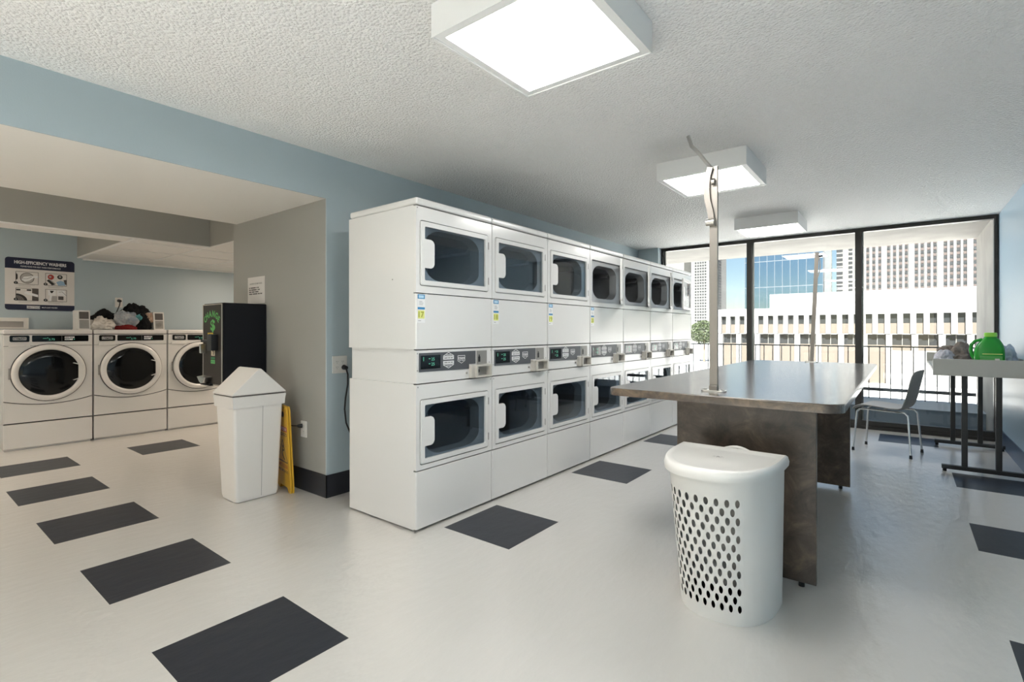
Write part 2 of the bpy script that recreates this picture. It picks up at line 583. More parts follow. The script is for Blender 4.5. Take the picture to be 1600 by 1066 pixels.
# window wall: three tall dark framed panes
mull = [-2.885, -1.655, -0.43, 0.795]
for i in range(3):
    x0, x1 = mull[i], mull[i + 1]
    o_, i_ = [(x0, 0.0), (x1, 0.0), (x1, CEIL), (x0, CEIL)], [(x0 + 0.032, 0.10), (x1 - 0.032, 0.10), (x1 - 0.032, CEIL - 0.045), (x0 + 0.032, CEIL - 0.045)]
    b = B().ring(o_, i_, lambda u, v, a: (u, YW + a, v), -0.03, 0.05)
    b.box(x0 + 0.032, x1 - 0.032, YW - 0.04, YW - 0.03, 0.0, 0.035)
    w = struct(b, 'window_%d' % (i + 1), FRAMEBLACK)
    p = B().box(x0 + 0.028, x1 - 0.028, YW + 0.008, YW + 0.012, 0.09, CEIL - 0.04).obj('glass_pane', PANE, w)
    # pale inner bead beside the mullion
    B().box(x0 + 0.033, x0 + 0.050, YW + 0.014, YW + 0.045, 0.10, CEIL - 0.045).obj('glazing_bead', CONC, w)

# ------------------------------------------------------------------ balcony and street outside
struct(B().box(-4.5, 1.2, YW + 0.05, 9.12, CEIL, CEIL + 0.3), 'balcony_ceiling', CONC)
struct(B().box(-4.5, 1.2, YW + 0.05, 9.15, -0.25, 0.0), 'balcony_floor', CURBSHADE)
struct(B().box(-4.5, 0.772, 8.12, 9.15, 0.0, 0.192), 'balcony_curb', CURBSHADE)
struct(B().box(-4.5, 0.772, 8.10, 9.16, 0.192, 0.20), 'curb_lit_top', CURBLIT)
struct(B().box(0.772, 1.2, YW + 0.05, 9.1, 0, CEIL), 'balcony_side_wall', CONC)
rail = thing('balcony_railing', 'dark metal balcony railing with thin upright bars outside the window', 'railing', (-1.6, 9.0, 0.20))
B().box(-2.9, 2.36, -0.012, 0.012, 0.742, 0.762).obj('top_rail', RAILM, rail)
B().box(-2.9, 2.36, -0.02, 0.02, 0.11, 0.155).obj('bottom_rail', RAILM, rail)
bal = None
k = 0
x = -2.86
while x < 2.34:
    if bal is None:
        bal = B().box(-0.006, 0.006, -0.006, 0.006, 0.0, 0.745).obj('baluster', RAILM, rail)
        c = bal
    else:
        c = bal.copy()
        COL.objects.link(c)
    c.location = (x, 0, 0)
    x += 0.127
    k += 1

GZ = -9.0
struct(B().box(-900, 900, 12, 1500, GZ - 1, GZ), 'street_ground', ASPHALT)

# low white office building across the street
LB = thing('office_building', 'low white office building with rows of narrow windows between piers across the street', 'building', (0, 120, GZ))
Zl = lambda z: (z - 1.1767) * 3 + 1.1767 - GZ     # storey heights above the street
zr1, zr2 = Zl(2.82), Zl(3.82)
z1t, z1m, z1b = Zl(2.29), Zl(1.68), Zl(1.0)
z2t, z2b = Zl(0.96), Zl(0.28)
zb0, zb1 = Zl(-0.06), 0.0
b = B()
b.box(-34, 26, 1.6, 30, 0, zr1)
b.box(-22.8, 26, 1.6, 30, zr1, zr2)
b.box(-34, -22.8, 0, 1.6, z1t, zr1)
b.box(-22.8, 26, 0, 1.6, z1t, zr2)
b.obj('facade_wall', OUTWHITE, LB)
pitch = 1.93
xs0 = -33.7
n = 0
b0 = None
piers = []
pane = tanp = None
for i in range(30):
    xp = xs0 + i * pitch
    if i == 0:
        pr = B().box(0, 0.86, 0, 1.65, z1b, z1t).obj('pier', OUTWHITE, LB)
        pane = B().box(0, pitch - 0.86, 0.9, 1.62, z1m, z1t).obj('window', OUTGLASS, LB)
        tanp = B().box(0, pitch - 0.86, 0.7, 1.62, z1b, z1m).obj('window_apron', OUTTAN, LB)
        a, c, d = pr, pane, tanp
    else:
        a, c, d = pr.copy(), pane.copy(), tanp.copy()
        for q in (a, c, d):
            COL.objects.link(q)
    a.location = (xp, 0, 0)
    c.location = (xp + 0.86, 0, 0)
    d.location = (xp + 0.86, 0, 0)
pw = None
for i in range(15):
    xp = xs0 + 0.2 + i * pitch * 2
    if i == 0:
        fp = B().prism([(0, 0), (0.95, 0), (0.95, z2t), (0, z2t)], lambda u, v, a: (u, a, v), 0.0, 1.65).obj('lower_pier', OUTWHITE, LB)
        pw = B().box(0, pitch * 2 - 0.95, 1.2, 1.62, z2b, z2t).obj('wide_window', OUTGLASS, LB)
        wb = B().box(0, pitch * 2 - 0.95, 1.1, 1.64, 0, z2b).obj('window_base', OUTTAN, LB)
        wm = B().box(0, 0.12, 1.12, 1.22, z2b, z2t).obj('window_mullion', OUTCREAM, LB)
        a, c, d, e = fp, pw, wb, wm
    else:
        a, c, d, e = fp.copy(), pw.copy(), wb.copy(), wm.copy()
        for q in (a, c, d, e):
            COL.objects.link(q)
    a.location = (xp, 0, 0)
    c.location = (xp + 0.95, 0, 0)
    d.location = (xp + 0.95, 0, 0)
    e.location = (xp + 0.95 + (pitch * 2 - 0.95) / 2, 0, 0)
B().box(-34, 26, 0.4, 1.65, z2t, z1b).obj('floor_band', OUTWHITE, LB)
B().box(-1.8, 26, -1.0, 1.65, 0, zb0).obj('entrance_block', OUTWHITE, LB)

# glass tower
GT = thing('glass_tower', 'blue mirrored glass office tower behind the low white building', 'building', (0, 300, GZ))
b = B().box(-69.5, -32.2, 0, 40, 0, 75)
b.obj('curtain_wall', BLUEGLASS, GT)
for i in range(11):
    xp = -69.5 + i * 3.72
    if i == 0:
        ml = B().box(-0.12, 0.12, -0.15, 0, 0, 75).obj('mullion', MULLION, GT)
        c = ml
    else:
        c = ml.copy()
        COL.objects.link(c)
    c.location = (xp, 0, 0)
for i in range(4):
    if i == 0:
        sp = B().box(-69.5, -32.2, -0.08, 0, -0.2, 0.2).obj('floor_line', MULLION, GT)
        c = sp
    else:
        c = sp.copy()
        COL.objects.link(c)
    c.location = (0, 0, 6 + i * 14)

def grid_tower(root, xs_, zs_, w, h, mats, body, name='window', dep=0.35):
    """individual windows, shared meshes"""
    protos = []
    for mm in mats:
        protos.append(None)
    cnt = 0
    extra = B()
    for r_, z in enumerate(zs_):
        for c_, x in enumerate(xs_):
            q = (r_) % len(mats)
            if cnt >= 96:
                extra.box(x, x + w, -dep, 0.2, z, z + h, m=q)
                continue
            if protos[q] is None:
                protos[q] = B().box(0, w, -dep, 0.2, 0, h).obj(name, mats[q], root)
                o = protos[q]
            else:
                o = protos[q].copy()
                COL.objects.link(o)
            o.location = (x, 0, z)
            cnt += 1
    if extra.f:
        e = extra.obj('more_windows', mats, root)
        e['kind'] = 'stuff'

# striped tower (pale ribs, dark and brown window columns), seen at ~400 m
ST = thing('striped_tower', 'tall tower with white vertical ribs between dark and brown windows', 'building', (0, 400, GZ))
S4 = lambda x: x * 4.0
cols = [(-5.48, -5.05), (-4.74, -4.31), (-3.95, -3.56), (-3.16, -2.84), (-2.04, -1.63), (-1.28, -0.87), (-0.53, -0.16), (0.19, 0.59), (1.40, 1.76),
        (2.12, 2.50), (2.89, 3.24), (3.62, 4.0), (4.82, 5.16), (5.53, 5.86), (6.30, 6.66), (7.05, 7.38), (8.16, 8.53), (8.92, 9.35), (10.2, 10.6), (10.9, 11.3)]
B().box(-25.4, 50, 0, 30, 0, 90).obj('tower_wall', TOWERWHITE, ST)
zz = [1.1767 + (7.9 + 0.5 * i - 1.1767) * 4 - GZ - 3.0 for i in range(18)]
grid_tower(ST, [S4(c[0]) for c in cols], zz, 1.5, 1.55, [OUTGREY, OUTBROWN], None)
for i, c in enumerate(cols):
    if i == 0:
        rb = B().box(0, 0.55, -0.9, 0, 20, 90).obj('rib', TOWERWHITE, ST)
        o = rb
    else:
        o = rb.copy()
        COL.objects.link(o)
    o.location = (S4(c[1]) + 0.25, 0, 0)
# slimmer annex with banded dark windows left of it
AN = thing('banded_tower', 'grey tower end with stacked dark balcony bands beside the striped tower', 'building', (0, 399, GZ))
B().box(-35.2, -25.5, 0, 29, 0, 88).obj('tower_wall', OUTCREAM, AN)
for i in range(17):
    if i == 0:
        bd = B().box(-35.3, -31.8, -0.3, 0.2, 0, 1.7).obj('dark_band', OUTGREY, AN)
        w2 = B().box(-28.6, -26.4, -0.3, 0.2, 0, 1.6).obj('window', OUTGREY, AN)
        o, o2 = bd, w2
    else:
        o, o2 = bd.copy(), w2.copy()
        COL.objects.link(o)
        COL.objects.link(o2)
    o.location = (0, 0, 33 + i * 3.0)
    o2.location = (0, 0, 33.5 + i * 3.0)

# white tower to the west, seen at ~500 m
WT = thing('white_tower', 'white office tower with rows of small square windows beyond the dryers', 'building', (0, 500, GZ))
f5 = 6.25
b = B().box(-26.45 * f5, -23.7 * f5, 0, 60, 0, 110)
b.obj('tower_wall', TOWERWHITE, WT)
xsw = [-25.86, -25.48, -25.10, -24.73, -24.36]
zs5 = [1.1767 + (-0.9 + 0.452 * i - 1.1767) * f5 - GZ for i in range(30)]
grid_tower(WT, [x * f5 for x in xsw], [z for z in zs5 if z > 2], 1.45, 1.35, [OUTGREY], None)
for i in range(26):
    if i == 0:
        bd = B().box(-23.75 * f5, -23.65 * f5, 8, 40, 0, 1.2).obj('side_window', OUTGREY, WT)
        o = bd
    else:
        o = bd.copy()
        COL.objects.link(o)
    o.location = (0, 0, 18 + i * 2.83)
CT = thing('cream_tower', 'plain cream apartment block partly hidden behind the last dryers', 'building', (0, 480, GZ))
B().box(-205, -165.5, 0, 40, 0, 108).obj('tower_wall', OUTCREAM, CT)
for i in range(3):
    B().box(-200 + i * 11, -199.2 + i * 11, -0.4, 0, 5, 106).obj('pilaster', TOWERWHITE, CT)

# street tree
def tree(name, label, loc, h, r, seed):
    t = thing(name, label, 'tree', loc)
    B().tube([(0, 0, 0), (0.1, 0, h * 0.4), (0, 0.1, h * 0.75)], [0.35, 0.28, 0.12], 8).obj('trunk', BARK, t)
    rnd = random.Random(seed)
    b = B()
    for i in range(2600):
        a, q = rnd.uniform(0, 2 * PI), rnd.uniform(-1, 1)
        rr = r * rnd.uniform(0.3, 1) ** 0.5
        s_ = math.sqrt(1 - q * q)
        c = Vector((rr * s_ * math.cos(a), rr * s_ * math.sin(a), h * 0.72 + rr * q * 0.9))
        d = Vector((rnd.uniform(-1, 1), rnd.uniform(-1, 1), rnd.uniform(-1, 1))).normalized()
        e = d.orthogonal().normalized() * 0.28
        g = d.cross(e).normalized() * 0.22
        b.add([c - e, c - g, c + e, c + g], [(0, 1, 2, 3)])
    b.obj('crown', LEAF, t, smooth=0, fix=False)
tree('street_tree', 'leafy green street tree below the white tower', (-52, 170, GZ), 13.5, 4.6, 3)
tree('street_tree', 'pale green street tree by the corner of the office building', (-45, 165, GZ), 11.0, 3.6, 8)

# ------------------------------------------------------------------ ceiling fixtures
def fixture(cx, cy, label, warm=False):
    t = thing('ceiling_light', label, 'ceiling light', (cx, cy, CEIL), 0, 'square ceiling light boxes')
    w = 0.310
    o_ = [(-w, -w), (w, -w), (w, w), (-w, w)]
    i_ = [(-w + 0.006, -w + 0.006), (w - 0.006, -w + 0.006), (w - 0.006, w - 0.006), (-w + 0.006, w - 0.006)]
    b = B().ring(o_, i_, FZ, -0.128, -0.001)
    b.box(-w + 0.008, w - 0.008, -w + 0.008, w - 0.008, -0.02, -0.003)
    b.obj('housing', FIXWHITE, t)
    f = 0.272
    B().ring([(-w + .007, -w + .007), (w - .007, -w + .007), (w - .007, w - .007), (-w + .007, w - .007)],
             [(-f, -f), (f, -f), (f, f), (-f, f)], FZ, -0.124, -0.108).obj('door_frame', FIXWHITE, t)
    B().box(-f - .003, f + .003, -f - .003, f + .003, -0.117, -0.111).obj('diffuser', DIFFUSER, t)
    return t
fixture(-1.105, 1.625, 'large square ceiling light box nearest the passage to the washers')
fixture(-1.135, 3.91, 'square ceiling light box above the steel pole of the folding table')
fixture(-1.165, 6.20, 'square ceiling light box close to the window wall')
fixture(-1.08, -0.66, 'unseen square ceiling light box added by the rear fill window')  # out of view, added to brighten the room
def fill_panel(x, y, z, label):  # unseen warm panels added to light the washer alcove
    t = thing('added_fill_light', label, 'ceiling light', (x, y, z), 0, 'added alcove fill panels')
    w = 0.3
    B().ring([(-w, -w), (w, -w), (w, w), (-w, w)], [(-.27, -.27), (.27, -.27), (.27, .27), (-.27, .27)], FZ, -0.014, -0.002).obj('trim_ring', FIXWHITE, t)
    B().box(-.272, .272, -.272, .272, -0.010, -0.003).obj('diffuser', WARMFILL, t)
fill_panel(-6.75, -0.75, CEIL, 'added unseen warm fill panel in the raised ceiling over the washers')
fill_panel(-6.3, 3.35, DROP - 0.005, 'added unseen warm fill panel in the dropped tile ceiling')
fill_panel(-5.15, -0.9, CEIL, 'added unseen warm fill panel over the aisle facing the washers')

# ------------------------------------------------------------------ stacked dryers
DP = 0.686
def shield(u, v, w, h):
    return [(u - w, v + h), (u + w, v + h), (u + w, v - h * 0.35), (u, v - h), (u - w, v - h * 0.35)]

def make_dryer():
    t = thing('stacked_dryer', '', 'dryer', (0, 0, 0), 0, 'row of stacked coin dryers')
    g = 0.0035
    W = DP - g
    rnd = lambda p, q: abs(p.z - q.z) > 0.05 and p.x > -0.01 and q.x > -0.01
    b = B()
    def shell(x0, x1, y0, y1, z0, z1):       # sheet metal box without a front
        b.add([(x, y, z) for x in (x0, x1) for y in (y0, y1) for z in (z0, z1)],
              [(0, 1, 3, 2), (0, 4, 5, 1), (2, 3, 7, 6), (0, 2, 6, 4), (1, 5, 7, 3)])
    shell(-0.655, -0.022, g, W, 0.012, 0.866)
    shell(-0.645, -0.030, g + 0.012, W - 0.012, 0.866, 1.068)
    shell(-0.662, -0.022, g, W, 1.068, 1.914)
    for y in (0.08, 0.60):
        for x in (-0.6, -0.08):
            b.cyl((x, y, 0), (x, y, 0.02), 0.02, 10)
    b.obj('cabinet', ENAMEL, t)
    b = B().box(-0.655, 0.002, g, W, 1.918, 1.960, 0.012, 3)
    b.obj('top_lid', ENAMEL, t)
    # door openings in upper and lower front panels
    def front(z0, z1, dz0, dz1, name):
        n = 5
        o_ = rrect(g, W, z0, z1, 0.004, n)
        i_ = rrect(0.0315, 0.6465, dz0 - 0.0045, dz1 + 0.0045, 0.018, n)
        b = B().ring(o_, i_, FX, -0.022, -0.001)
        p = b.obj(name, ENAMEL, t)
        # recessed seat with barrel shaped mouth
        zc, hh = (dz0 + dz1) / 2, (dz1 - dz0) / 2
        i2 = []
        for (u, v) in rrect(-1, 1, -1, 1, 0.45, n):
            i2.append((0.342 + u * 0.248 * (1 - 0.10 * v * v), zc + v * 0.158 * (1 - 0.06 * u * u)))
        i3 = rrect(0.062, 0.616, dz0 + 0.020, dz1 - 0.020, 0.05, n)
        i4 = [(0.338 + (u - 0.338) * 0.95, zc + (v - zc) * 0.93) for u, v in i2]
        s_ = B()
        s_.loft([[(-0.004, u, v) for u, v in i_], [(-0.020, u, v) for u, v in i_], [(-0.021, u, v) for u, v in i3], [(-0.030, u, v) for u, v in i2]], 0, False, False)
        s_.obj('door_seat', SEAT_GREY, t, smooth=40)
        d = B()
        prof = [(0.275, -0.098), (0.292, -0.10), (0.296, -0.18), (0.296, -0.58), (0.27, -0.60), (0.05, -0.61)]
        d.lathe(prof, lambda x, y, a: (a, 0.333 + x, zc + y), 40)
        d.f.pop(-2)
        d.m.pop(-2)
        d.loft([[(-0.030, u, v) for u, v in i2], [(-0.099, u, v) for u, v in i4]], 0, False, False)
        dd = d.obj('drum', DRUM, t, fix=False)
        for ang in (20, 140, 260):
            ca, sa = math.cos(R(ang)), math.sin(R(ang))
            p0 = (0.333 + 0.295 * ca, zc + 0.295 * sa)
            tx, tz = -sa * 0.03, ca * 0.03
            B().prism([(p0[0] - tx, p0[1] - tz), (p0[0] + tx, p0[1] + tz), (0.333 + 0.225 * ca, zc + 0.225 * sa)], FX, -0.56, -0.12).obj('drum_baffle', DRUM, dd)
        return p
    front(1.402, 1.909, 1.447, 1.826, 'upper_front_panel')
    front(0.360, 0.862, 0.392, 0.770, 'lower_front_panel')
    sidebev = lambda p, q: abs(p.z - q.z) > 0.1 and p.x > -0.005 and q.x > -0.005
    B().box(-0.022, -0.001, g, W, 1.070, 1.396, 0.008, 3, only=sidebev).obj('middle_panel', ENAMEL, t)
    B().box(-0.022, -0.001, g, W, 0.018, 0.353, 0.008, 3, only=sidebev).obj('kick_panel', ENAMEL, t)
    hp = B().box(-0.030, -0.002, g + 0.004, W - 0.004, 0.869, 1.063, 0.004, 2, only=sidebev).obj('control_housing', ENAMEL, t)
    # control strip
    cp = B().prism([(0.026, 0.936), (0.452, 0.932), (0.452, 0.962), (0.516, 0.962), (0.516, 1.047), (0.026, 1.047)], FX, -0.002, 0.002, 0.0).obj('control_panel', CHARCOAL, t)
    dsp = B().box(0.002, 0.004, 0.036, 0.194, 0.952, 1.032, 0.002).obj('display', LCD, cp)
    b = B()
    b.text('25', FX, 0.0045, 0.132, 1.000, 0.018, 0.026)
    b.text('25', FX, 0.0045, 0.132, 0.970, 0.018, 0.026)
    b.rect(0.098, 0.110, 1.010, 1.014, FX, 0.0045)
    b.rect(0.098, 0.110, 0.980, 0.984, FX, 0.0045)
    b.rect(0.055, 0.059, 1.000, 1.024, FX, 0.0045)
    b.obj('digits', LCDGREEN, cp, fix=False)
    b = B()
    b.rect(0.218, 0.312, 1.000, 1.020, FX, 0.0026)
    b.rect(0.218, 0.312, 0.972, 0.992, FX, 0.0026)
    hexa = [(0.218, 1.022), (0.265, 1.044), (0.312, 1.022)]
    b.line(hexa, 0.004, FX, 0.0026)
    b.line([(0.218, 0.969), (0.265, 0.947), (0.312, 0.969)], 0.004, FX, 0.0026)
    b.rect(0.245, 0.285, 1.027, 1.031, FX, 0.0026)
    b.rect(0.245, 0.285, 0.958, 0.962, FX, 0.0026)
    b.line([(0.218, 1.023), (0.312, 1.023)], 0.003, FX, 0.0026)
    b.line([(0.218, 0.969), (0.312, 0.969)], 0.003, FX, 0.0026)
    for zt in (1.004, 0.976):
        b.words(0.228, zt + 0.003, 0.006, (0.028, 0.016, 0.020), FX, 0.003, 1, 0.005)
    b.obj('price_legend', [WHITEINK, GREYINK], cp, fix=False)
    b = B()
    sh = shield(0.380, 0.996, 0.034, 0.026)
    b.add([FX(u, v, 0.0024) for u, v in sh], [(0, 1, 2, 3, 4)], 0)
    b.add([FX(0.380 + (u - 0.380) * 0.88, 0.996 + (v - 0.996) * 0.86, 0.0027) for u, v in sh], [(0, 1, 2, 3, 4)], 1)
    b.rect(0.351, 0.409, 0.996, 1.010, FX, 0.003, 0)
    b.text('MAYTAG', FX, 0.0033, 0.380, 0.998, 0.010, 0.052, m=1, bold=0.02)
    b.words(0.358, 0.987, 0.004, (0.018, 0.022), FX, 0.003, 0, 0.004)
    b.obj('emblem', [WHITEINK, CHARCOAL], cp, fix=False)
    # coin slide
    cs = B().box(-0.002, 0.003, 0.528, 0.628, 0.958, 1.047, 0.0015).obj('coin_plate', COINGREY, t)
    b = B().box(0.003, 0.0045, 0.540, 0.560, 0.972, 1.008).box(0.003, 0.006, 0.546, 0.552, 1.0, 1.02)
    b.obj('coin_slot', BLACK, cs)
    cb = B()
    o_ = [(0.490, 0.872), (0.642, 0.872), (0.642, 0.954), (0.490, 0.954)]
    i_ = [(0.503, 0.882), (0.628, 0.882), (0.628, 0.944), (0.503, 0.944)]
    cb.ring(o_, i_, FX, -0.002, 0.038)
    cb.box(-0.002, 0.020, 0.455, 0.492, 0.872, 0.954)
    c_ = cb.obj('coin_box', COINBEIGE, t)
    B().rect(0.500, 0.630, 0.880, 0.946, FX, 0.0).obj('coin_box_back', COINGREY, c_, fix=False)
    B().cyl((0.0, 0.535, 0.912), (0.010, 0.535, 0.912), 0.012, 16).obj('coin_lock', BLACK, c_)
    B().cyl((-0.002, 0.430, 0.905), (0.004, 0.430, 0.905), 0.007, 12).obj('key_lock', COINGREY, t)
    b = B()
    for (u, v) in ((0.012, 1.898), (0.672, 1.898), (0.012, 1.045), (0.012, 0.945), (0.672, 1.045), (0.655, 0.965), (0.016, 0.848), (0.668, 0.848)):
        b.disc(u, v, 0.0045, FX, 0.0012, n=10)
    b.obj('screw_heads', COINGREY, t, fix=False)
    B().cyl((-0.213, g - 0.003, 1.49), (-0.213, g + 0.002, 1.49), 0.004, 8).obj('side_rivet', COINGREY, t)
    # doors (hinge at u = .642)
    def door(z0, z1, name):
        zc = (z0 + z1) / 2
        H = (z1 - z0) / 2
        d = B()
        o_ = rrect(-0.606, 0.0, -H, H, 0.014, 5)
        i_ = rrect(-0.575, -0.028, -H + 0.030, H - 0.030, 0.010, 5)
        d.ring(o_, i_, FX, 0.003, 0.018)
        d.ring(rrect(-0.602, -0.004, -H + 0.004, H - 0.004, 0.012, 5), i_, FX, 0.017, 0.0215)
        dd = d.obj(name, ENAMEL, t)
        dd.location = (-0.0165, 0.642, zc)
        B().box(0.008, 0.011, -0.578, -0.025, -H + 0.027, H - 0.027).obj('door_glass', DGLASS, dd)
        hb = B()
        hd = [(-0.600, -0.086), (-0.522, -0.086), (-0.505, -0.078), (-0.495, -0.060), (-0.495, 0.060), (-0.505, 0.078), (-0.522, 0.086), (-0.600, 0.086)]
        hb.prism(hd, FX, 0.006, 0.0208, 0.003, 2)
        hb.obj('door_handle', ENAMEL, dd)
        for z in (-0.12, 0.12):
            B().cyl((0.0175, 0.003, z - 0.024), (0.0175, 0.003, z + 0.024), 0.005, 8).obj('door_hinge', COINGREY, dd)
        return dd
    door(1.447, 1.826, 'upper_door')
    door(0.392, 0.770, 'lower_door')
    return t

def kid(o, name):
    for c in o.children:
        if c.name.split('.')[0] == name:
            return c

dryer0 = make_dryer()
dryers = [dryer0] + [copy_tree(dryer0) for _ in range(6)]
dl = ['white stacked coin dryer numbered 17, its bare side panel ending the row',
      'white stacked coin dryer with yellow number 18 sticker, second in the row',
      'third stacked coin dryer from the bare end, last with its upper door closed',
      'stacked coin dryer with upper door ajar and a sticker below it',
      'stacked coin dryer, fifth from the bare end, upper door ajar and no sticker',
      'stacked coin dryer with ajar upper door, next to last before the window',
      'last stacked coin dryer of the row, closest to the window glass']
angs = [0, 0, 0, 25.0, 22.3, 19.6, 10]
for k, o in enumerate(dryers):
    o.location = (-2.232, 1.953 + k * DP, 0)
    o['label'] = dl[k]
    kid(o, 'upper_door').rotation_euler = (0, 0, R(angs[k]))
    if k > 2:
        kid(o, 'upper_door').location.x = -0.010
    if k < 4:
        b = B()
        b.box(-0.001, 0.0006, 0.012, 0.072, 1.226, 1.394)
        b.rect(0.014, 0.070, 1.366, 1.392, FX, 0.0010, 1)
        b.rect(0.022, 0.062, 1.371, 1.387, FX, 0.0013, 4)
        b.rect(0.014, 0.070, 1.304, 1.317, FX, 0.0010, 1)
        b.rect(0.026, 0.050, 1.349, 1.3515, FX, 0.0010, 3)
        b.rect(0.026, 0.058, 1.340, 1.3425, FX, 0.0010, 3)
        b.rect(0.026, 0.054, 1.331, 1.3335, FX, 0.0010, 3)
        b.rect(0.016, 0.068, 1.250, 1.298, FX, 0.0010, 2)
        b.rect(0.018, 0.040, 1.236, 1.239, FX, 0.0010, 3)
        st = b.obj('number_sticker', [WHITEINK, BLUEINK, YELLOWINK, GREYINK, PALEBLUE], o, fix=False)
        B().text(str(17 + k), FX, 0.0014, 0.042, 1.257, 0.034, 0.042, bold=0.02).obj('number', OLIVEINK, st, fix=False)

# ------------------------------------------------------------------ front loading washers
def make_washer():
    t = thing('front_load_washer', '', 'washing machine', (0, 0, 0), 0, 'row of front loading washers')
    W = 0.680
    fv = lambda p, q: abs(p.z - q.z) > 0.05 and p.x > -0.02 and q.x > -0.02
    B().box(-0.68, -0.030, 0.002, W, 0.266, 1.142).obj('cabinet', WASHER_WHITE, t)
    B().box(-0.030, -0.022, 0.006, W - 0.004, 0.262, 1.146).obj('seam_shade', BLACK, t)  # black sheet standing in for the shade in the panel seams
    B().box(-0.69, 0.004, 0, W, 1.145, 1.192, 0.012, 3).obj('top_panel', WASHER_WHITE, t)
    # front: control fascia, main panel with bowed bottom, lower panel with bowed top
    B().box(-0.022, 0.002, 0.003, W - 0.001, 1.030, 1.139, 0.006, 3, only=fv).obj('control_fascia', WASHER_WHITE, t)
    N = 24
    arc = lambda u: 0.437 + 0.052 * ((u - 0.34) / 0.34) ** 2
    us = [0.003 + (W - 0.004) * i / N for i in range(N + 1)]
    B().prism([(u, arc(u) + 0.0035) for u in us] + [(W - 0.001, 1.027), (0.003, 1.027)], FX, -0.022, 0.0, 0.004).obj('front_panel', WASHER_WHITE, t)
    B().prism([(0.003, 0.271)] + [(W - 0.001, 0.271)] + [(u, arc(u) - 0.0035) for u in us[::-1]], FX, -0.022, -0.002, 0.004).obj('lower_panel', WASHER_WHITE, t)
    B().box(-0.66, -0.03, 0.01, W - 0.01, 0.0, 0.02).box(-0.675, -0.004, 0.002, W, 0.020, 0.260, 0.006, 2).obj('pedestal', WASHER_WHITE, t)
    cu, cz = 0.337, 0.757
    fn = lambda x, y, a: (a, cu + x, cz + y)
    d = B()
    d.lathe([(0.291, 0.0005), (0.291, 0.006), (0.286, 0.007), (0.286, 0.0005)], fn, 64)
    gk = d.obj('door_gasket', BLACK, t)
    d = B()
    d.lathe([(0.284, 0.004), (0.284, 0.022), (0.276, 0.034), (0.255, 0.040), (0.238, 0.036), (0.231, 0.024), (0.231, 0.004)], fn, 64, closed=True)
    door = d.obj('door', WASHER_WHITE, t, smooth=50)
    d = B()
    d.lathe([(0.2325, 0.020), (0.225, 0.026), (0.16, 0.036), (0.08, 0.041), (0.004, 0.042)], fn, 64)
    d.obj('door_glass', GLOSSBLACK, door, smooth=60)
    d = B()
    d.prism([(cu + 0.172, cz - 0.088), (cu + 0.185, cz - 0.092), (cu + 0.262, cz - 0.062), (cu + 0.262, cz + 0.062), (cu + 0.185, cz + 0.092), (cu + 0.172, cz + 0.088),
             (cu + 0.220, cz + 0.070), (cu + 0.220, cz - 0.070)], FX, 0.020, 0.0405, 0.0)
    d.obj('door_handle', WASHER_WHITE, door)
    B().box(0.0, 0.012, 0.036, 0.052, cz - 0.055, cz + 0.055, 0.003).obj('door_hinge', COINGREY, t)
    lp = B().prism(rrect(0.045, 0.187, 1.069, 1.133, 0.012), FX, 0.002, 0.006, 0.002).obj('logo_plate', GLOSSBLACK, t)
    b = B()
    b.ring(rrect(0.068, 0.164, 1.086, 1.116, 0.006), rrect(0.071, 0.161, 1.089, 1.113, 0.005), FX, 0.006, 0.0066)
    b.text('MAYTAG', FX, 0.0066, 0.116, 1.0935, 0.015, 0.080, bold=0.01)
    b.obj('logo', WHITEINK, lp, fix=False)
    dp = B().prism(rrect(0.205, 0.645, 1.069, 1.133, 0.008), FX, 0.002, 0.006, 0.002).obj('display_panel', GLOSSBLACK, t)
    b = B()
    b.text('2.75', FX, 0.0066, 0.352, 1.084, 0.018, 0.046, m=0)
    b.rect(0.285, 0.315, 1.101, 1.104, FX, 0.0066, 0)
    b.rect(0.318, 0.325, 1.104, 1.110, FX, 0.0066, 0)
    b.rect(0.515, 0.515 + 0.002, 1.086, 1.116, FX, 0.0066, 1)
    b.line([(0.43, 1.075), (0.43, 1.128)], 0.0015, FX, 0.0066, 2)
    b.rect(0.452, 0.530, 1.105, 1.120, FX, 0.0064, 1)
    b.rect(0.452, 0.515, 1.084, 1.098, FX, 0.0064, 1)
    b.words(0.458, 1.109, 0.006, (0.028, 0.030), FX, 0.0068, 2)
    b.words(0.458, 1.088, 0.006, (0.034,), FX, 0.0068, 2)
    b.rect(0.525, 0.532, 1.087, 1.096, FX, 0.0066, 0)
    b.obj('display_legend', [LCDGREEN, WHITEINK, GREYINK], dp, fix=False)
    B().box(0.0, 0.012, 0.036, 0.192, 1.022, 1.052, 0.005, 2).obj('dispenser_drawer', WASHER_WHITE, t)
    # coin meter on top
    cb = B()
    u0, u1 = 0.575, 0.682
    zt = 1.400
    cb.prism([(-0.30, 1.192), (-0.085, 1.192), (-0.100, 1.30), (-0.115, zt), (-0.30, zt)], lambda u, v, a: (u, a, v), u0, u1)
    m_ = cb.obj('coin_meter', WASHER_WHITE, t)
    tilt = lambda z: -0.085 - 0.015 * (z - 1.192) / 0.108
    b = B()
    for (za, zb, mm) in ((1.308, 1.385, 0), (1.205, 1.298, 1)):
        b.add([(tilt(za) + 0.002, u0 + 0.014, za), (tilt(za) + 0.002, u1 - 0.012, za), (tilt(zb) + 0.002, u1 - 0.012, zb), (tilt(zb) + 0.002, u0 + 0.014, zb)], [(0, 1, 2, 3)], mm)
    b.obj('meter_plate', [PICDARK, COINGREY], m_, fix=False)
    b = B()
    b.cyl((tilt(1.25) - 0.01, u0 + 0.05, 1.25), (tilt(1.25) + 0.008, u0 + 0.05, 1.25), 0.026, 20)
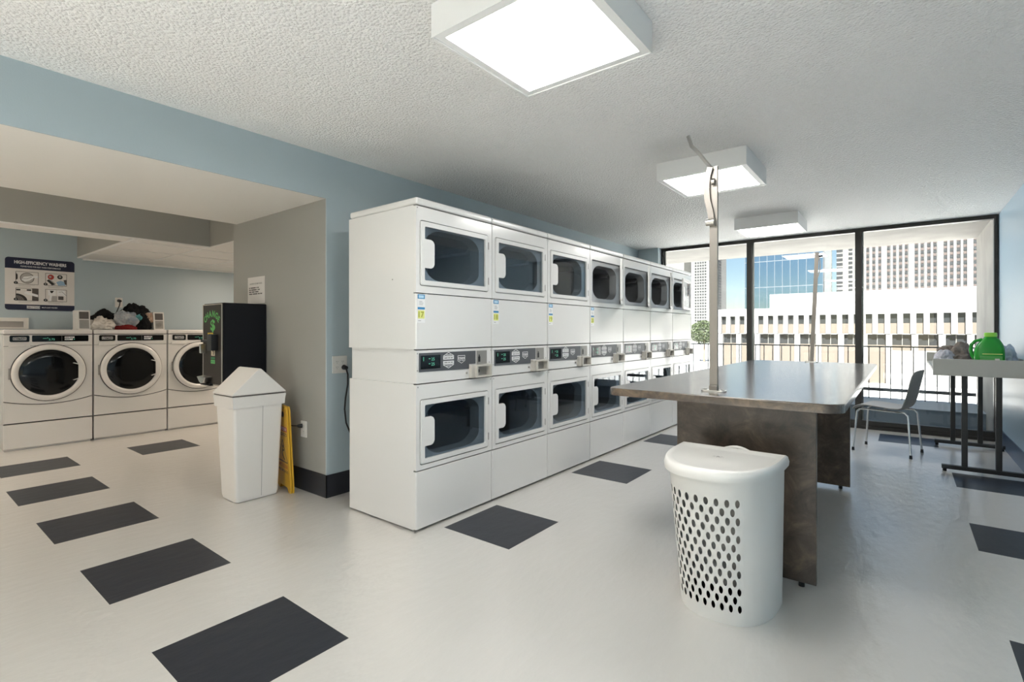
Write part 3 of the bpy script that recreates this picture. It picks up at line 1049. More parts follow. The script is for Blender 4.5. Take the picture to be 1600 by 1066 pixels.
    b.cyl((tilt(1.25) + 0.006, u0 + 0.05, 1.25), (tilt(1.25) + 0.014, u0 + 0.05, 1.25), 0.012, 14)
    b.obj('coin_knob', COINGREY, m_)
    return t
w0 = make_washer()
washers = [w0, copy_tree(w0), copy_tree(w0)]
wl = ['white front load washer standing below the washer instruction sign',
      'white front load washer with a heap of clothes on its top',
      'white front load washer partly hidden behind the black change machine']
for k, o in enumerate(washers):
    o.location = (-6.86, 0.798 + 0.690 * k, 0)
    o['label'] = wl[k]

# clothes heaped on the middle washer
def cloth(name, label, loc, r, m, seed, cat='clothes', group='clothes heaped on the washer', sub=5, fold=0.34, rz=0.0):
    bm = bmesh.new()
    bmesh.ops.create_icosphere(bm, subdivisions=sub, radius=1.0)
    off = Vector((seed * 7.3, seed * 3.1, seed * 1.7))
    for v in bm.verts:
        p = v.co.copy()
        n1 = noise.noise(p * 1.6 + off)
        n2 = 1 - abs(noise.noise(p * 2.6 + off * 2)) * 2
        n3 = 1 - abs(noise.noise(p * 5.5 + off * 3)) * 2
        s_ = 1 + fold * (0.7 * n1 + 0.45 * (n2 - 0.5) + 0.22 * (n3 - 0.5))
        q = Vector((p.x * s_ * r[0], p.y * s_ * r[1], p.z * s_ * r[2]))
        if q.z < -0.35 * r[2]:
            q.z = -0.35 * r[2]
        v.co = q + Vector((0, 0, 0.352 * r[2]))
    for f_ in bm.faces:
        f_.smooth = True
    o = B().addbm(bm).obj(name, m, smooth=180)
    o.location = loc
    o.rotation_euler = (0, 0, rz)
    return tag(o, label, cat, group)
def fabric(name, col, col2=None, sc=18):
    return mat(name, col, 0.9, spec=0.2, var=(col2, sc, 3) if col2 else None, bump=(160, 0.2, 0.003))
FB_BLACK = fabric('black_cloth', (0.008, 0.008, 0.009))
FB_WHITE = fabric('white_cloth', (0.66, 0.62, 0.57))
FB_GREY = fabric('grey_blue_cloth', (0.25, 0.29, 0.33), (0.50, 0.50, 0.50), 9)
FB_RED = fabric('red_cloth', (0.16, 0.012, 0.012))
FB_PEACH = fabric('peach_cloth', (0.52, 0.36, 0.27), (0.40, 0.28, 0.20), 14)
FB_TEAL = fabric('teal_cloth', (0.10, 0.30, 0.31))
FB_TAUPE = fabric('taupe_cloth', (0.24, 0.205, 0.18))
FB_LILAC = fabric('lilac_cloth', (0.60, 0.60, 0.66))
FB_PALE = fabric('pale_blue_cloth', (0.42, 0.52, 0.66), (0.62, 0.66, 0.72), 10)
ZT = 1.193
cloth('black_shirt', 'black crumpled garment behind the white cloth on the washer', (-7.23, 1.67, ZT), (0.12, 0.15, 0.155), FB_BLACK, 1)
cloth('white_shirt', 'crumpled white garment at the front of the heap on the washer', (-7.03, 1.60, ZT), (0.10, 0.125, 0.095), FB_WHITE, 2, fold=0.6)
cloth('grey_shirt', 'grey blue crumpled garment in the middle of the heap on the washer', (-7.09, 1.83, ZT + 0.03), (0.12, 0.12, 0.125), FB_GREY, 3, fold=0.55)
cloth('red_shirt', 'dark red garment squashed under the heap on the washer', (-6.97, 1.80, ZT), (0.06, 0.10, 0.040), FB_RED, 4)
cloth('black_trousers', 'large black garment topping the heap on the washer', (-7.29, 1.965, ZT), (0.13, 0.17, 0.22), FB_BLACK, 5)
cloth('peach_towel', 'peach coloured garment tucked against the coin meter on the washer', (-7.02, 2.035, ZT + 0.085), (0.055, 0.055, 0.085), FB_PEACH, 6)
cloth('teal_sock', 'small teal garment between the grey and black clothes', (-7.0, 1.94, ZT + 0.11), (0.035, 0.04, 0.05), FB_TEAL, 7)
cloth('dark_shirt', 'black garment hanging down the front of the heap below the peach one', (-7.0, 1.98, ZT), (0.05, 0.07, 0.14), FB_BLACK, 9)

# washer instruction sign on the alcove wall
def make_sign():
    W_, H_ = 0.575, 0.572
    t = thing('instruction_sign', 'white washer instruction sign with navy bands top and bottom on alcove wall', 'sign', (XA, 0.900, 1.408))
    bd = B().prism(rrect(0, W_, 0, H_, 0.03), FX, 0.001, 0.006).obj('sign_board', SIGNWHITE, t)
    top = [p for p in rrect(0, W_, 0, H_, 0.03) if p[1] > 0.4]
    b = B()
    b.add([FX(u, v, 0.0068) for u, v in top + [(0, 0.452), (W_, 0.452)]], [tuple(range(len(top) + 2))])
    b.obj('sign_band', NAVYINK, t, fix=False)
    b = B()
    bot = [p for p in rrect(0, W_, 0, H_, 0.03) if p[1] < 0.1]
    b.add([FX(u, v, 0.0068) for u, v in [(W_, 0.062), (0, 0.062)] + bot], [tuple(range(len(bot) + 2))])
    b.obj('sign_band', NAVYINK, t, fix=False)
    b = B()
    b.text('HIGH-EFFICIENCY WASHERS', FX, 0.0075, W_ / 2, 0.505, 0.036, 0.43, bold=0.03)
    b.obj('title_lettering', WHITEINK, t, fix=False)
    b = B()
    b.text('PLEASE READ FOR BEST WASH PERFORMANCE', FX, 0.0075, W_ / 2, 0.472, 0.016, 0.33, bold=0.01)
    b.obj('subtitle_lettering', WHITEINK, t, fix=False)
    b = B()
    b.text('MULTI-LOAD WASHERS', FX, 0.0075, 0.36, 0.026, 0.013, 0.13, bold=0.01)
    b.obj('footer_lettering', WHITEINK, t, fix=False)
    B().rect(0.172, 0.278, 0.016, 0.048, FX, 0.0072).obj('logo_plate', WHITEINK, t, fix=False)
    B().ring(rrect(0.175, 0.275, 0.019, 0.045, 0.004), rrect(0.178, 0.272, 0.022, 0.042, 0.003), FX, 0.0072, 0.0078).text('MAYTAG', FX, 0.0078, 0.225, 0.0255, 0.013, 0.085, bold=0.02).obj('logo', NAVYINK, t, fix=False)
    pw, ph = 0.18, 0.135
    mats_ = [SIGNWHITE, PICGREY, PICDARK, BLACKINK, REDINK, PICBLUE, WHITEINK]
    for i, (u0, v0) in enumerate(((0.085, 0.285), (0.325, 0.285), (0.085, 0.105), (0.325, 0.105))):
        b = B()
        a = 0.0066
        P = lambda x, y: (u0 + x * pw, v0 + y * ph)
        fr = [(0, 0), (1, 0), (1, 1), (0, 1), (0, 0)]
        b.line([P(*q) for q in fr], 0.004, FX, a + 0.0012, 2)
        def pl(pts, m, k=0):
            b.add([FX(*P(*q), a + 0.0002 * k) for q in pts], [tuple(range(len(pts)))], m)
        def arcp(cx, cy, rx, ry, a0, a1, n=18):
            return [(cx + rx * math.cos(R(a0 + (a1 - a0) * j / n)), cy + ry * math.sin(R(a0 + (a1 - a0) * j / n))) for j in range(n + 1)]
        if i == 0:        # hand reaching into drum
            pl([(0, .3), (.08, .4), (.08, .75), (0, .9)], 3)
            pl(arcp(.5, .5, .32, .44, 0, 360), 2)
            pl(arcp(.5, .5, .29, .40, 0, 360), 1, 1)
            pl([(.25, .35), (.4, .2), (.6, .3), (.8, .55), (1, .55), (1, .75), (.75, .7), (.5, .65), (.35, .6)], 6, 2)
            b.line([P(.3, .42), P(.5, .45), P(.7, .6)], 0.003, FX, a + .0008, 2)
        elif i == 1:      # sorted laundry
            pl(arcp(.25, .7, .15, .22, 0, 360), 4)
            pl(arcp(.22, .72, .06, .08, 0, 360), 1, 1)
            pl(arcp(.68, .74, .13, .18, 0, 360), 3)
            pl(arcp(.68, .76, .06, .08, 0, 360), 1, 1)
            pl([(.05, .4), (.15, .5), (.45, .1), (.3, .02)], 3, 1)
            pl([(.15, .5), (.2, .55), (.5, .15), (.45, .1)], 1, 2)
            pl([(.5, .3), (.7, .45), (.9, .35), (.95, .05), (.6, .02)], 5, 1)
            pl([(.85, .5), (1, .55), (1, .1), (.92, .15)], 2, 2)
        elif i == 2:      # hand at control dial
            pl([(.72, 0), (1, 0), (1, 1), (.72, 1)], 2)
            pl([(.02, .8), (.2, .8), (.2, .92), (.02, .92)], 3)
            pl([(.48, .8), (.68, .8), (.68, .92), (.48, .92)], 3)
            pl([(0, 0)] + arcp(0, 0, .5, .55, 0, 90), 3, 1)
            pl([(0, 0)] + arcp(0, 0, .38, .42, 0, 90), 2, 2)
            for rr in (.16, .24, .32):
                b.line([P(*q) for q in arcp(0, 0, rr, rr * 1.1, 0, 90)], 0.0015, FX, a + .0008, 1)
            pl([(.35, .6), (.5, .5), (1, .3), (1, .5), (.65, .65), (.45, .75)], 6, 3)
        else:             # two small steps
            pl([(.12, .5), (.48, .5), (.48, .97), (.12, .97)], 6)
            pl([(.55, .5), (.92, .5), (.92, .97), (.55, .97)], 6)
            pl([(.2, .9), (.4, .9), (.32, .7), (.25, .7)], 3, 1)
            pl([(.15, 0), (.25, 0), (.33, .7), (.24, .7)], 6, 2)
            pl([(.28, .02), (.55, .02), (.55, .45), (.28, .45)], 1, 1)
            pl([(.6, .15), (.85, .15), (.85, .45), (.6, .45)], 2, 1)
            pl([(.66, .8), (.8, .75), (1, .4), (1, .55), (.82, .85)], 6, 2)
            b.line([P(.62, .8), P(.78, .85), P(1, .5)], 0.003, FX, a + .0009, 2)
        b.obj('picture_panel', mats_, t, fix=False)
        b = B()
        b.disc(u0 + 0.0, v0 + 0.012, 0.017, FX, a + 0.0022, 0, ry=0.015)
        b.text(str(i + 1), FX, a + 0.0027, u0, v0 + 0.005, 0.014, m=1, bold=0.02)
        b.obj('step_number', [BLACKINK, WHITEINK], t, fix=False)
        b = B()
        for q in range(2):
            b.rect(u0 + 0.022, u0 + 0.15 - 0.03 * q, v0 - 0.013 - 0.012 * q, v0 - 0.009 - 0.012 * q, FX, a)
        b.obj('caption_lines', PICGREY, t, fix=False)
make_sign()

# outlets and cords
def outlet(name, label, loc, fn, w, h, gangs, loose=None):
    t = thing(name, label, 'outlet', loc, 0)
    B().prism(rrect(-w / 2, w / 2, -h / 2, h / 2, 0.004, 3), fn, 0.0, 0.006, 0.002).obj('cover_plate', CREAMPL, t)
    b = B()
    for g_ in range(gangs):
        cx = (g_ - (gangs - 1) / 2) * 0.046
        for cz in (-0.02, 0.02):
            for dx in (-0.006, 0.006):
                b.rect(cx + dx - 0.0012, cx + dx + 0.0012, cz - 0.002, cz + 0.007, fn, 0.0064)
            b.disc(cx, cz - 0.009, 0.0022, fn, 0.0064, n=8)
    b.obj('socket_slots', SLOTDARK, t, fix=False)
    return t
outlet('wall_outlet', 'white double outlet plate with black plug beside the first dryer', (XL, 2.087, 0.936), FX, 0.118, 0.125, 2)
t = thing('dryer_power_cord', 'black power cord plugged in beside the first dryer and drooping behind it', 'cord', (XL, 2.118, 0.915))
B().cyl((0.007, 0, 0), (0.04, 0.0, -0.004), 0.019, 14, r1=0.014).obj('plug', BLACK, t)
B().tube([(0.035, 0.0, -0.008), (0.05, 0.004, -0.05), (0.05, 0.004, -0.12), (0.04, -0.008, -0.22), (0.035, -0.012, -0.30), (0.035, 0.0, -0.40), (0.04, 0.05, -0.52), (0.04, 0.12, -0.60)], 0.006, 8).obj('cord', BLACK, t)
outlet('wall_outlet', 'white outlet plate low on the grey wall beside the yellow floor sign', (-3.498, YJ, 0.452), FY, 0.078, 0.120, 1)
t = thing('machine_power_cord', 'black plug and cord running from the low outlet behind the floor sign', 'cord', (-3.512, YJ, 0.475))
B().cyl((0, -0.007, 0), (-0.02, -0.034, 0.0), 0.015, 12, r1=0.010).obj('plug', BLACK, t)
B().tube([(-0.018, -0.030, 0), (-0.08, -0.040, -0.004), (-0.18, -0.03, -0.003), (-0.36, -0.02, 0.02), (-0.50, -0.02, 0.16), (-0.56, -0.02, 0.28)], 0.005, 8).obj('cord', BLACK, t)
outlet('wall_outlet', 'white outlet plate on the alcove wall above the clothes heap', (XA, 1.895, 1.528), FX, 0.075, 0.118, 1)
t = thing('washer_power_cord', 'black plug and cord hanging from the outlet above the clothes heap', 'cord', (XA, 1.895, 1.55))
B().cyl((0.007, 0, 0), (0.05, 0.005, -0.005), 0.02, 12, r1=0.014).obj('plug', BLACK, t)
B().tube([(0.045, 0.004, -0.005), (0.07, -0.01, -0.06), (0.09, -0.05, -0.16), (0.08, -0.09, -0.30), (0.05, -0.1, -0.38), (0.022, -0.1, -0.42)], 0.006, 8).obj('cord', BLACK, t)
# recessed utility box behind the first washer
ub = thing('utility_box', 'white framed recessed utility box low on the wall behind first washer', 'wall box', (XA, 0.70, 1.20))
B().ring([(0, 0), (0.385, 0), (0.385, 0.122), (0, 0.122)], [(0.03, 0.02), (0.345, 0.02), (0.345, 0.082), (0.03, 0.082)], FX, 0.001, 0.02).obj('frame', CREAMPL, ub)
B().rect(0.03, 0.345, 0.02, 0.082, FX, 0.003).obj('back_plate', PICGREY, ub, fix=False)

# paper notice on the grey wall
nt_ = thing('paper_notice', 'white paper notice taped on the grey wall above the change machine', 'notice', (-4.39, YJ, 1.405))
B().box(0, 0.293, -0.003, -0.001, 0, 0.222).obj('sheet', SIGNWHITE, nt_)
b = B()
b.text('LAUNDRY ROOM HOURS', FY, 0.0036, 0.035, 0.160, 0.013, 0.215, align='L', bold=0.01)
for v, ws_ in ((0.128, (0.018, 0.088, 0.012, 0.024)), (0.111, (0.030, 0.090, 0.010, 0.030)), (0.094, (0.040, 0.048, 0.058)), (0.077, (0.056, 0.082, 0.030, 0.032))):
    b.words(0.025, v, 0.009, ws_, FY, 0.0036, 0, 0.009)
b.obj('notice_lettering', PICDARK, nt_, fix=False)

# ------------------------------------------------------------------ change machine
cm = thing('change_machine', 'black wall mounted change machine with green dollar sign beside the passage', 'change machine', (-4.431, 1.654, 0.752))
W_, D_, H_ = 0.366, 0.328, 0.642
B().box(0, W_, 0.003, D_, 0, H_, 0.006).obj('case', MACHINE, cm)
fp = B().box(0.008, W_ - 0.012, -0.006, 0.004, 0.008, H_ - 0.010, 0.003).obj('front_panel', MACHFRONT, cm)
B().ring([(0.006, 0.006), (W_ - 0.010, 0.006), (W_ - 0.010, H_ - 0.008), (0.006, H_ - 0.008)],
         [(0.012, 0.012), (W_ - 0.016, 0.012), (W_ - 0.016, H_ - 0.014), (0.012, H_ - 0.014)], FY, 0.003, 0.008).obj('panel_trim', PIPING, cm)
b = B()
word = 'CHANGE'
for i, ch in enumerate(word):
    ang = R(66 - i * 26.4)
    cu, cv = 0.178 + 0.135 * math.sin(-ang), 0.485 + 0.075 * math.cos(ang)
    vs_, fs_, bw, bh = text_shape(ch, 0.035)
    s_ = 0.052 / bh
    rot = ang * 0.6
    pts = []
    for x, y in vs_:
        px_, py_ = (x - bw / 2) * s_ * 0.95, (y - bh / 2) * s_
        pts.append(FY(cu + px_ * math.cos(rot) - py_ * math.sin(rot), cv + px_ * math.sin(rot) + py_ * math.cos(rot), 0.0075))
    b.add(pts, fs_)
b.text('$', FY, 0.0075, 0.195, 0.415, 0.100, 0.085, m=0, bold=0.03)
b.obj('lettering', GREENINK, fp, fix=False)
b = B()
b.rect(0.10, 0.20, 0.385, 0.412, FY, 0.0075, 0)
b.add([FY(0.125, 0.385, 0.0076), FY(0.155, 0.362, 0.0076), FY(0.185, 0.385, 0.0076)], [(0, 1, 2)], 1)
b.rect(0.11, 0.205, 0.285, 0.325, FY, 0.0075, 0)
b.rect(0.165, 0.235, 0.232, 0.280, FY, 0.0075, 2)
b.line([(0.19, 0.275), (0.215, 0.262), (0.205, 0.240)], 0.012, FY, 0.008, 3)
b.rect(0.160, 0.235, 0.207, 0.222, FY, 0.0075, 1)
b.rect(0.160, 0.235, 0.172, 0.200, FY, 0.0075, 4)
b.words(0.170, 0.181, 0.010, (0.024, 0.026), FY, 0.008, 1)
b.words(0.125, 0.394, 0.010, (0.022, 0.024), FY, 0.008, 3)
b.words(0.122, 0.300, 0.012, (0.034, 0.030), FY, 0.008, 3)
b.obj('stickers', [GOLDINK, DARKGREEN, TANINK, PICDARK, GREENINK], fp, fix=False)
B().box(0.205, 0.290, -0.055, -0.006, 0.275, 0.400, 0.006).box(0.06, 0.21, -0.045, -0.006, 0.337, 0.356, 0.004).obj('bill_acceptor', BLACK, cm)
B().box(0.045, 0.068, -0.05, -0.006, 0.25, 0.325, 0.006).obj('latch_handle', CHROME, cm)
b = B()
ap = [(0.02 + 0.16 * i / 12, 0.062 - 0.045 * math.sin(PI * i / 12)) for i in range(13)]
b.loft([[(u, -0.006, v) for u, v in ap] + [(0.18, -0.006, 0.072), (0.02, -0.006, 0.072)],
        [(u, -0.055, v) for u, v in ap] + [(0.18, -0.055, 0.066), (0.02, -0.055, 0.066)]])
b.obj('coin_cup', CHROME, cm)
B().box(0.02, 0.2, -0.03, -0.006, 0.0, 0.012).obj('cup_ledge', MACHINE, cm)

# ------------------------------------------------------------------ swing lid bin
bn = thing('swing_lid_bin', 'tall off white swing lid bin with a plastic liner standing by passage wall', 'trash can', (-3.69, 1.68, 0))
def rloop(x0, x1, y0, y1, z, r=0.02):
    return [(u, v, z) for u, v in rrect(x0, x1, y0, y1, r, 4)]
b = B()
b.loft([rloop(-0.11, 0.115, -0.142, 0.142, 0.004), rloop(-0.115, 0.122, -0.148, 0.148, 0.03), rloop(-0.145, 0.142, -0.172, 0.172, 0.70), rloop(-0.152, 0.148, -0.178, 0.178, 0.705),
        rloop(-0.152, 0.148, -0.178, 0.178, 0.722)], cap1=False)
b.loft([rloop(-0.138, 0.134, -0.166, 0.166, 0.722), rloop(-0.11, 0.115, -0.145, 0.145, 0.05)], cap0=False)
b.obj('bin_body', BINWHITE, bn, smooth=40)
b = B()
b.add([(0.1228, 0.020, 0.02), (0.1430, 0.022, 0.66), (0.1430, 0.026, 0.66), (0.1228, 0.024, 0.02)], [(0, 1, 2, 3)])
b.obj('side_seam', PICGREY, bn, fix=False)
# liner folded over the rim
def wav(loop, amp, seed, zamp=0.0):
    return [(x * (1 + amp * noise.noise(Vector((x * 22, y * 22, seed)))), y * (1 + amp * noise.noise(Vector((y * 22, x * 22, seed + 5)))), z + zamp * noise.noise(Vector((x * 14, y * 14, seed + 9)))) for x, y, z in loop]
def dense(x0, x1, y0, y1, z):
    pts = []
    for i in range(40):
        pts.append((x0 + (x1 - x0) * i / 40, y0, z))
    for i in range(40):
        pts.append((x1, y0 + (y1 - y0) * i / 40, z))
    for i in range(40):
        pts.append((x1 - (x1 - x0) * i / 40, y1, z))
    for i in range(40):
        pts.append((x0, y1 - (y1 - y0) * i / 40, z))
    return pts
b = B()
b.loft([wav(dense(-0.150, 0.148, -0.177, 0.177, 0.650), 0.012, 1, 0.012), wav(dense(-0.154, 0.151, -0.180, 0.180, 0.69), 0.012, 2), wav(dense(-0.158, 0.155, -0.184, 0.184, 0.728), 0.010, 3), wav(dense(-0.145, 0.142, -0.170, 0.170, 0.730), 0.01, 4)], cap0=False, cap1=False)
b.obj('bin_liner', BAGPLASTIC, bn, smooth=60)
# pitched lid: ridge along X
b = B()
B().box(-0.152, 0.148, -0.178, 0.178, 0.724, 0.742).obj('lid_gap_shade', PICDARK, bn)  # dark filler paints the shade between liner and lid
lidp = [(-0.185, 0.738), (0.185, 0.738), (0.185, 0.746), (0.012, 0.911), (0.0, 0.916), (-0.012, 0.911), (-0.185, 0.746)]
b.prism(lidp, lambda u, v, a: (a, u, v), -0.158, 0.154, 0.006, 2)
lid = b.obj('bin_lid', BINWHITE, bn)
b = B()
sl = lambda y, z: (y, z)
q0, q1 = (-0.150, 0.775), (-0.030, 0.890)
nx, nz = -0.69, 0.72
b.add([(-0.125, q0[0] + nx * .003, q0[1] + nz * .003), (0.120, q0[0] + nx * .003, q0[1] + nz * .003), (0.120, q1[0] + nx * .003, q1[1] + nz * .003), (-0.125, q1[0] + nx * .003, q1[1] + nz * .003),
       (-0.125, q0[0], q0[1]), (0.120, q0[0], q0[1]), (0.120, q1[0], q1[1]), (-0.125, q1[0], q1[1])],
      [(0, 1, 2, 3), (0, 4, 5, 1), (1, 5, 6, 2), (2, 6, 7, 3), (3, 7, 4, 0)])
b.obj('swing_flap', BINWHITE, lid)

# ------------------------------------------------------------------ folded wet floor sign leaning on the wall
ws = thing('wet_floor_sign', 'folded yellow wet floor sign leaning against the wall behind the bin', 'floor sign', (-3.480, 1.885, 0.0), R(-10))
LEAN = -0.020
def wf(u, v, a):           # u to -X along sign, v up, a toward viewer
    return (-0.285 + u, -a + LEAN * v / 0.63, v)
outl = [(0.0, 0.02), (0.03, 0.0), (0.05, 0.0), (0.07, 0.03), (0.215, 0.03), (0.235, 0.0), (0.275, 0.0), (0.285, 0.02), (0.250, 0.60), (0.235, 0.625), (0.04, 0.625), (0.023, 0.60)]
fpn = B().prism(outl, wf, 0.002, 0.014, 0.002).obj('front_panel', YELLOW, ws)
B().prism(outl, wf, -0.014, -0.002, 0.002).obj('rear_panel', YELLOW, ws)
B().cyl(wf(0.05, 0.612, 0.0), wf(0.235, 0.612, 0.0), 0.010, 12).obj('hinge_bar', YELLOW, ws)
b = B()
b.prism(rrect(0.09, 0.195, 0.545, 0.585, 0.018, 4), wf, 0.0143, 0.0146, m=0)
b.rect(0.04, 0.245, 0.440, 0.475, wf, 0.0146, 1)
b.text('CAUTION', wf, 0.0150, 0.1425, 0.446, 0.024, 0.18, m=2, bold=0.02)
b.text('CUIDADO', wf, 0.0146, 0.1425, 0.405, 0.025, 0.20, m=0, bold=0.02)
b.line([(0.0425, 0.215), (0.1425, 0.375), (0.2425, 0.215), (0.0425, 0.215)], 0.008, wf, 0.0146, 0)
b.disc(0.15, 0.325, 0.013, wf, 0.0146, 0, 14)
b.line([(0.145, 0.31), (0.13, 0.27), (0.16, 0.245), (0.185, 0.23)], 0.014, wf, 0.0146, 0)
b.line([(0.14, 0.295), (0.175, 0.30)], 0.010, wf, 0.0146, 0)
b.text('WET FLOOR', wf, 0.0146, 0.1425, 0.170, 0.025, 0.20, m=1, bold=0.02)
b.text('PISO MOJADO', wf, 0.0146, 0.1425, 0.130, 0.025, 0.21, m=0, bold=0.02)
b.obj('sign_lettering', [PICDARK, REDINK, SIGNWHITE], fpn, fix=False)

# ------------------------------------------------------------------ folding table with poles
tb = thing('folding_table', 'long brown stone look laminate folding table on two slab legs', 'table', (-0.71, 3.92, 0))
b = B().prism(rrect(-0.545, 0.520, -1.50, 1.80, 0.08, 8), FZ, 0.837, 0.875, 0.007, 3)
b.obj('tabletop', LAMI, tb, smooth=40)
for y in (-1.27, 0.55):
    lg = B().box(-0.235, 0.400, y - 0.016, y + 0.016, 0.022, 0.828, 0.0015, 1).obj('slab_leg', LAMILEG, tb)
    for x in (-0.17, 0.34):
        B().cyl((x, y, 0), (x, y, 0.024), 0.013, 10).obj('levelling_foot', BLACK, lg)
B().box(0.06, 0.10, -1.254, 0.534, 0.62, 0.826).obj('stretcher_panel', LAMILEG, tb)

pl = thing('hanging_pole', 'upright steel clothes pole with folded hook arms at near end of table', 'pole', (-0.748, 2.605, 0.875))
B().prism(rrect(-0.058, 0.058, -0.030, 0.030, 0.018, 4), FZ, 0.0, 0.007, 0.002).obj('base_plate', CHROME, pl)
b = B()
for x in (-0.043, 0.043):
    b.cyl((x, 0, 0.006), (x, 0, 0.011), 0.009, 12)
b.obj('screw_heads', COINGREY, pl)
B().box(-0.020, 0.020, -0.020, 0.020, 0.0, 0.030, 0.004).box(-0.0185, 0.0185, -0.010, 0.010, 0.02, 1.125).obj('upright', STEELBAR, pl)
arm = B().tube([(-0.012, -0.022, 1.120), (-0.024, -0.022, 1.08), (-0.030, -0.022, 1.02), (-0.026, -0.022, 0.96), (-0.012, -0.022, 0.90), (-0.004, -0.022, 0.84)], 0, 4, flat=(0.028, 0.006, (0, 1, 0))).obj('folded_arm', STEELBAR, pl)
a2 = B().tube([(-0.010, -0.01, 1.118), (-0.032, -0.03, 1.150), (-0.060, -0.055, 1.195), (-0.085, -0.08, 1.225), (-0.098, -0.095, 1.275)], 0, 4, flat=(0.007, 0.022, (0.7, -0.7, 0))).obj('raised_arm', CHROME, pl)
b = B()
b.cyl((-0.030, -0.022, 0.845), (0.004, -0.022, 0.845), 0.018, 18)
b.cyl((0.002, -0.022, 0.845), (0.010, -0.022, 0.845), 0.020, 18)
b.obj('pivot_boss', CHROME, pl)
B().cyl((-0.004, -0.022, 1.045), (0.010, -0.022, 1.045), 0.016, 18).obj('pivot_boss', CHROME, pl)
p2 = thing('hanging_pole', 'slightly tilted thin steel clothes pole at the window end of the table', 'pole', (-0.70, 5.62, 0.875))
p2.rotation_euler = (0, R(2.4), 0)
p2.location.z = 0.876
B().prism(rrect(-0.055, 0.055, -0.030, 0.030, 0.018, 4), FZ, -0.002, 0.006, 0.002).obj('base_plate', CHROME, p2)
B().box(-0.0165, 0.0165, -0.010, 0.010, 0.005, 1.06).obj('upright', STEELBAR, p2)
B().tube([(0.018, 0, 1.02), (0.026, 0, 0.98), (0.032, 0, 0.92), (0.026, 0, 0.86), (0.017, 0, 0.82)], 0, 4, flat=(0.02, 0.006, (1, 0, 0))).obj('folded_arm', STEELBAR, p2)
B().cyl((0.016, 0, 1.02), (0.048, -0.01, 1.022), 0.008, 10).obj('hook_end', BLACK, p2)

# ------------------------------------------------------------------ laundry hamper
hm = thing('laundry_hamper', 'cream plastic laundry hamper with oval holes and lid against the table leg', 'laundry basket', (-0.608, 2.325, 0))
def dsec(k, s_):
    """D-shaped outline: s_ in [0,1] runs over the bowed front from one back corner to the other; k = 0 bottom .. 1 top"""
    a = 0.195 + 0.022 * k
    bdep = 0.320 + 0.105 * k
    th = PI * s_
    c, sn = math.cos(th), math.sin(th)
    e = 0.78
    x = -a * (abs(c) ** e) * (1 if c >= 0 else -1) - 0.015 * k
    y = -bdep * (abs(sn) ** 0.70)
    return x, 0.105 + 0.012 * k + y
# arc-length table for even spacing
def arc_param(k, n=400):
    pts = [dsec(k, i / n) for i in range(n + 1)]
    L = [0]
    for p, q in zip(pts, pts[1:]):
        L.append(L[-1] + math.hypot(p[0] - q[0], p[1] - q[1]))
    return pts, L
TAB = {}
def at_arc(k, f):
    kk = round(k, 3)
    if kk not in TAB:
        TAB[kk] = arc_param(kk)
    pts, L = TAB[kk]
    tgt = f * L[-1]
    lo, hi = 0, len(L) - 1
    while hi - lo > 1:
        md = (lo + hi) // 2
        if L[md] <= tgt:
            lo = md
        else:
            hi = md
    w_ = (tgt - L[lo]) / ((L[hi] - L[lo]) or 1)
    return pts[lo][0] + (pts[hi][0] - pts[lo][0]) * w_, pts[lo][1] + (pts[hi][1] - pts[lo][1]) * w_
HZ = 0.605
def hp(f, z):
    x, y = at_arc(z / HZ, f)
    return (x, y, z)
b = B()
Z0, Z1 = 0.055, 0.525          # perforated band
ROWS = 13
fA, fB = 0.30, 0.635          # arc range of the holes
NC = 9
cw = (fB - fA) / NC
rh = (Z1 - Z0) / ROWS
def patch(f0, f1, z0, z1, nf, nz):
    vs_ = [hp(f0 + (f1 - f0) * i / nf, z0 + (z1 - z0) * j / nz) for j in range(nz + 1) for i in range(nf + 1)]
    fs_ = [(j * (nf + 1) + i, j * (nf + 1) + i + 1, (j + 1) * (nf + 1) + i + 1, (j + 1) * (nf + 1) + i) for j in range(nz) for i in range(nf)]
    b.add(vs_, fs_)
patch(0, 1, 0.0, Z0, 48, 2)
patch(0, 1, Z1, HZ, 48, 2)
patch(0, fA, Z0, Z1, 18, 12)
patch(fB, 1, Z0, Z1, 18, 12)
def cell(f0, f1, z0, z1):
    fc, zc = (f0 + f1) / 2, (z0 + z1) / 2
    rf, rz = (f1 - f0) * 0.225, (z1 - z0) * 0.45
    N = 16
    out, inn = [], []
    for i in range(N):
        a = 2 * PI * (i + 0.5) / N
        c, s_ = math.cos(a), math.sin(a)
        inn.append(hp(fc + rf * c, zc + rz * s_))
        m_ = max(abs(c), abs(s_))
        out.append(hp(fc + (f1 - f0) / 2 * c / m_, zc + (z1 - z0) / 2 * s_ / m_))
    corners = [hp(f1, z1), hp(f0, z1), hp(f0, z0), hp(f1, z0)]
    vs_ = out + inn + corners
    fs_ = []
    for i in range(N):
        j = (i + 1) % N
        fs_.append((i, j, N + j, N + i))
    for q, ci in ((1, 0), (5, 1), (9, 2), (13, 3)):
        fs_.append((q, 2 * N + ci, q + 1))
    b.add(vs_, fs_)
for r_ in range(ROWS):
    z0 = Z0 + r_ * rh
    if r_ % 2 == 0:
        for c_ in range(NC):
            cell(fA + c_ * cw, fA + (c_ + 1) * cw, z0, z0 + rh)
    else:
        patch(fA, fA + cw / 2, z0, z0 + rh, 1, 2)
        patch(fB - cw / 2, fB, z0, z0 + rh, 1, 2)
        for c_ in range(NC - 1):
            cell(fA + (c_ + 0.5) * cw, fA + (c_ + 1.5) * cw, z0, z0 + rh)
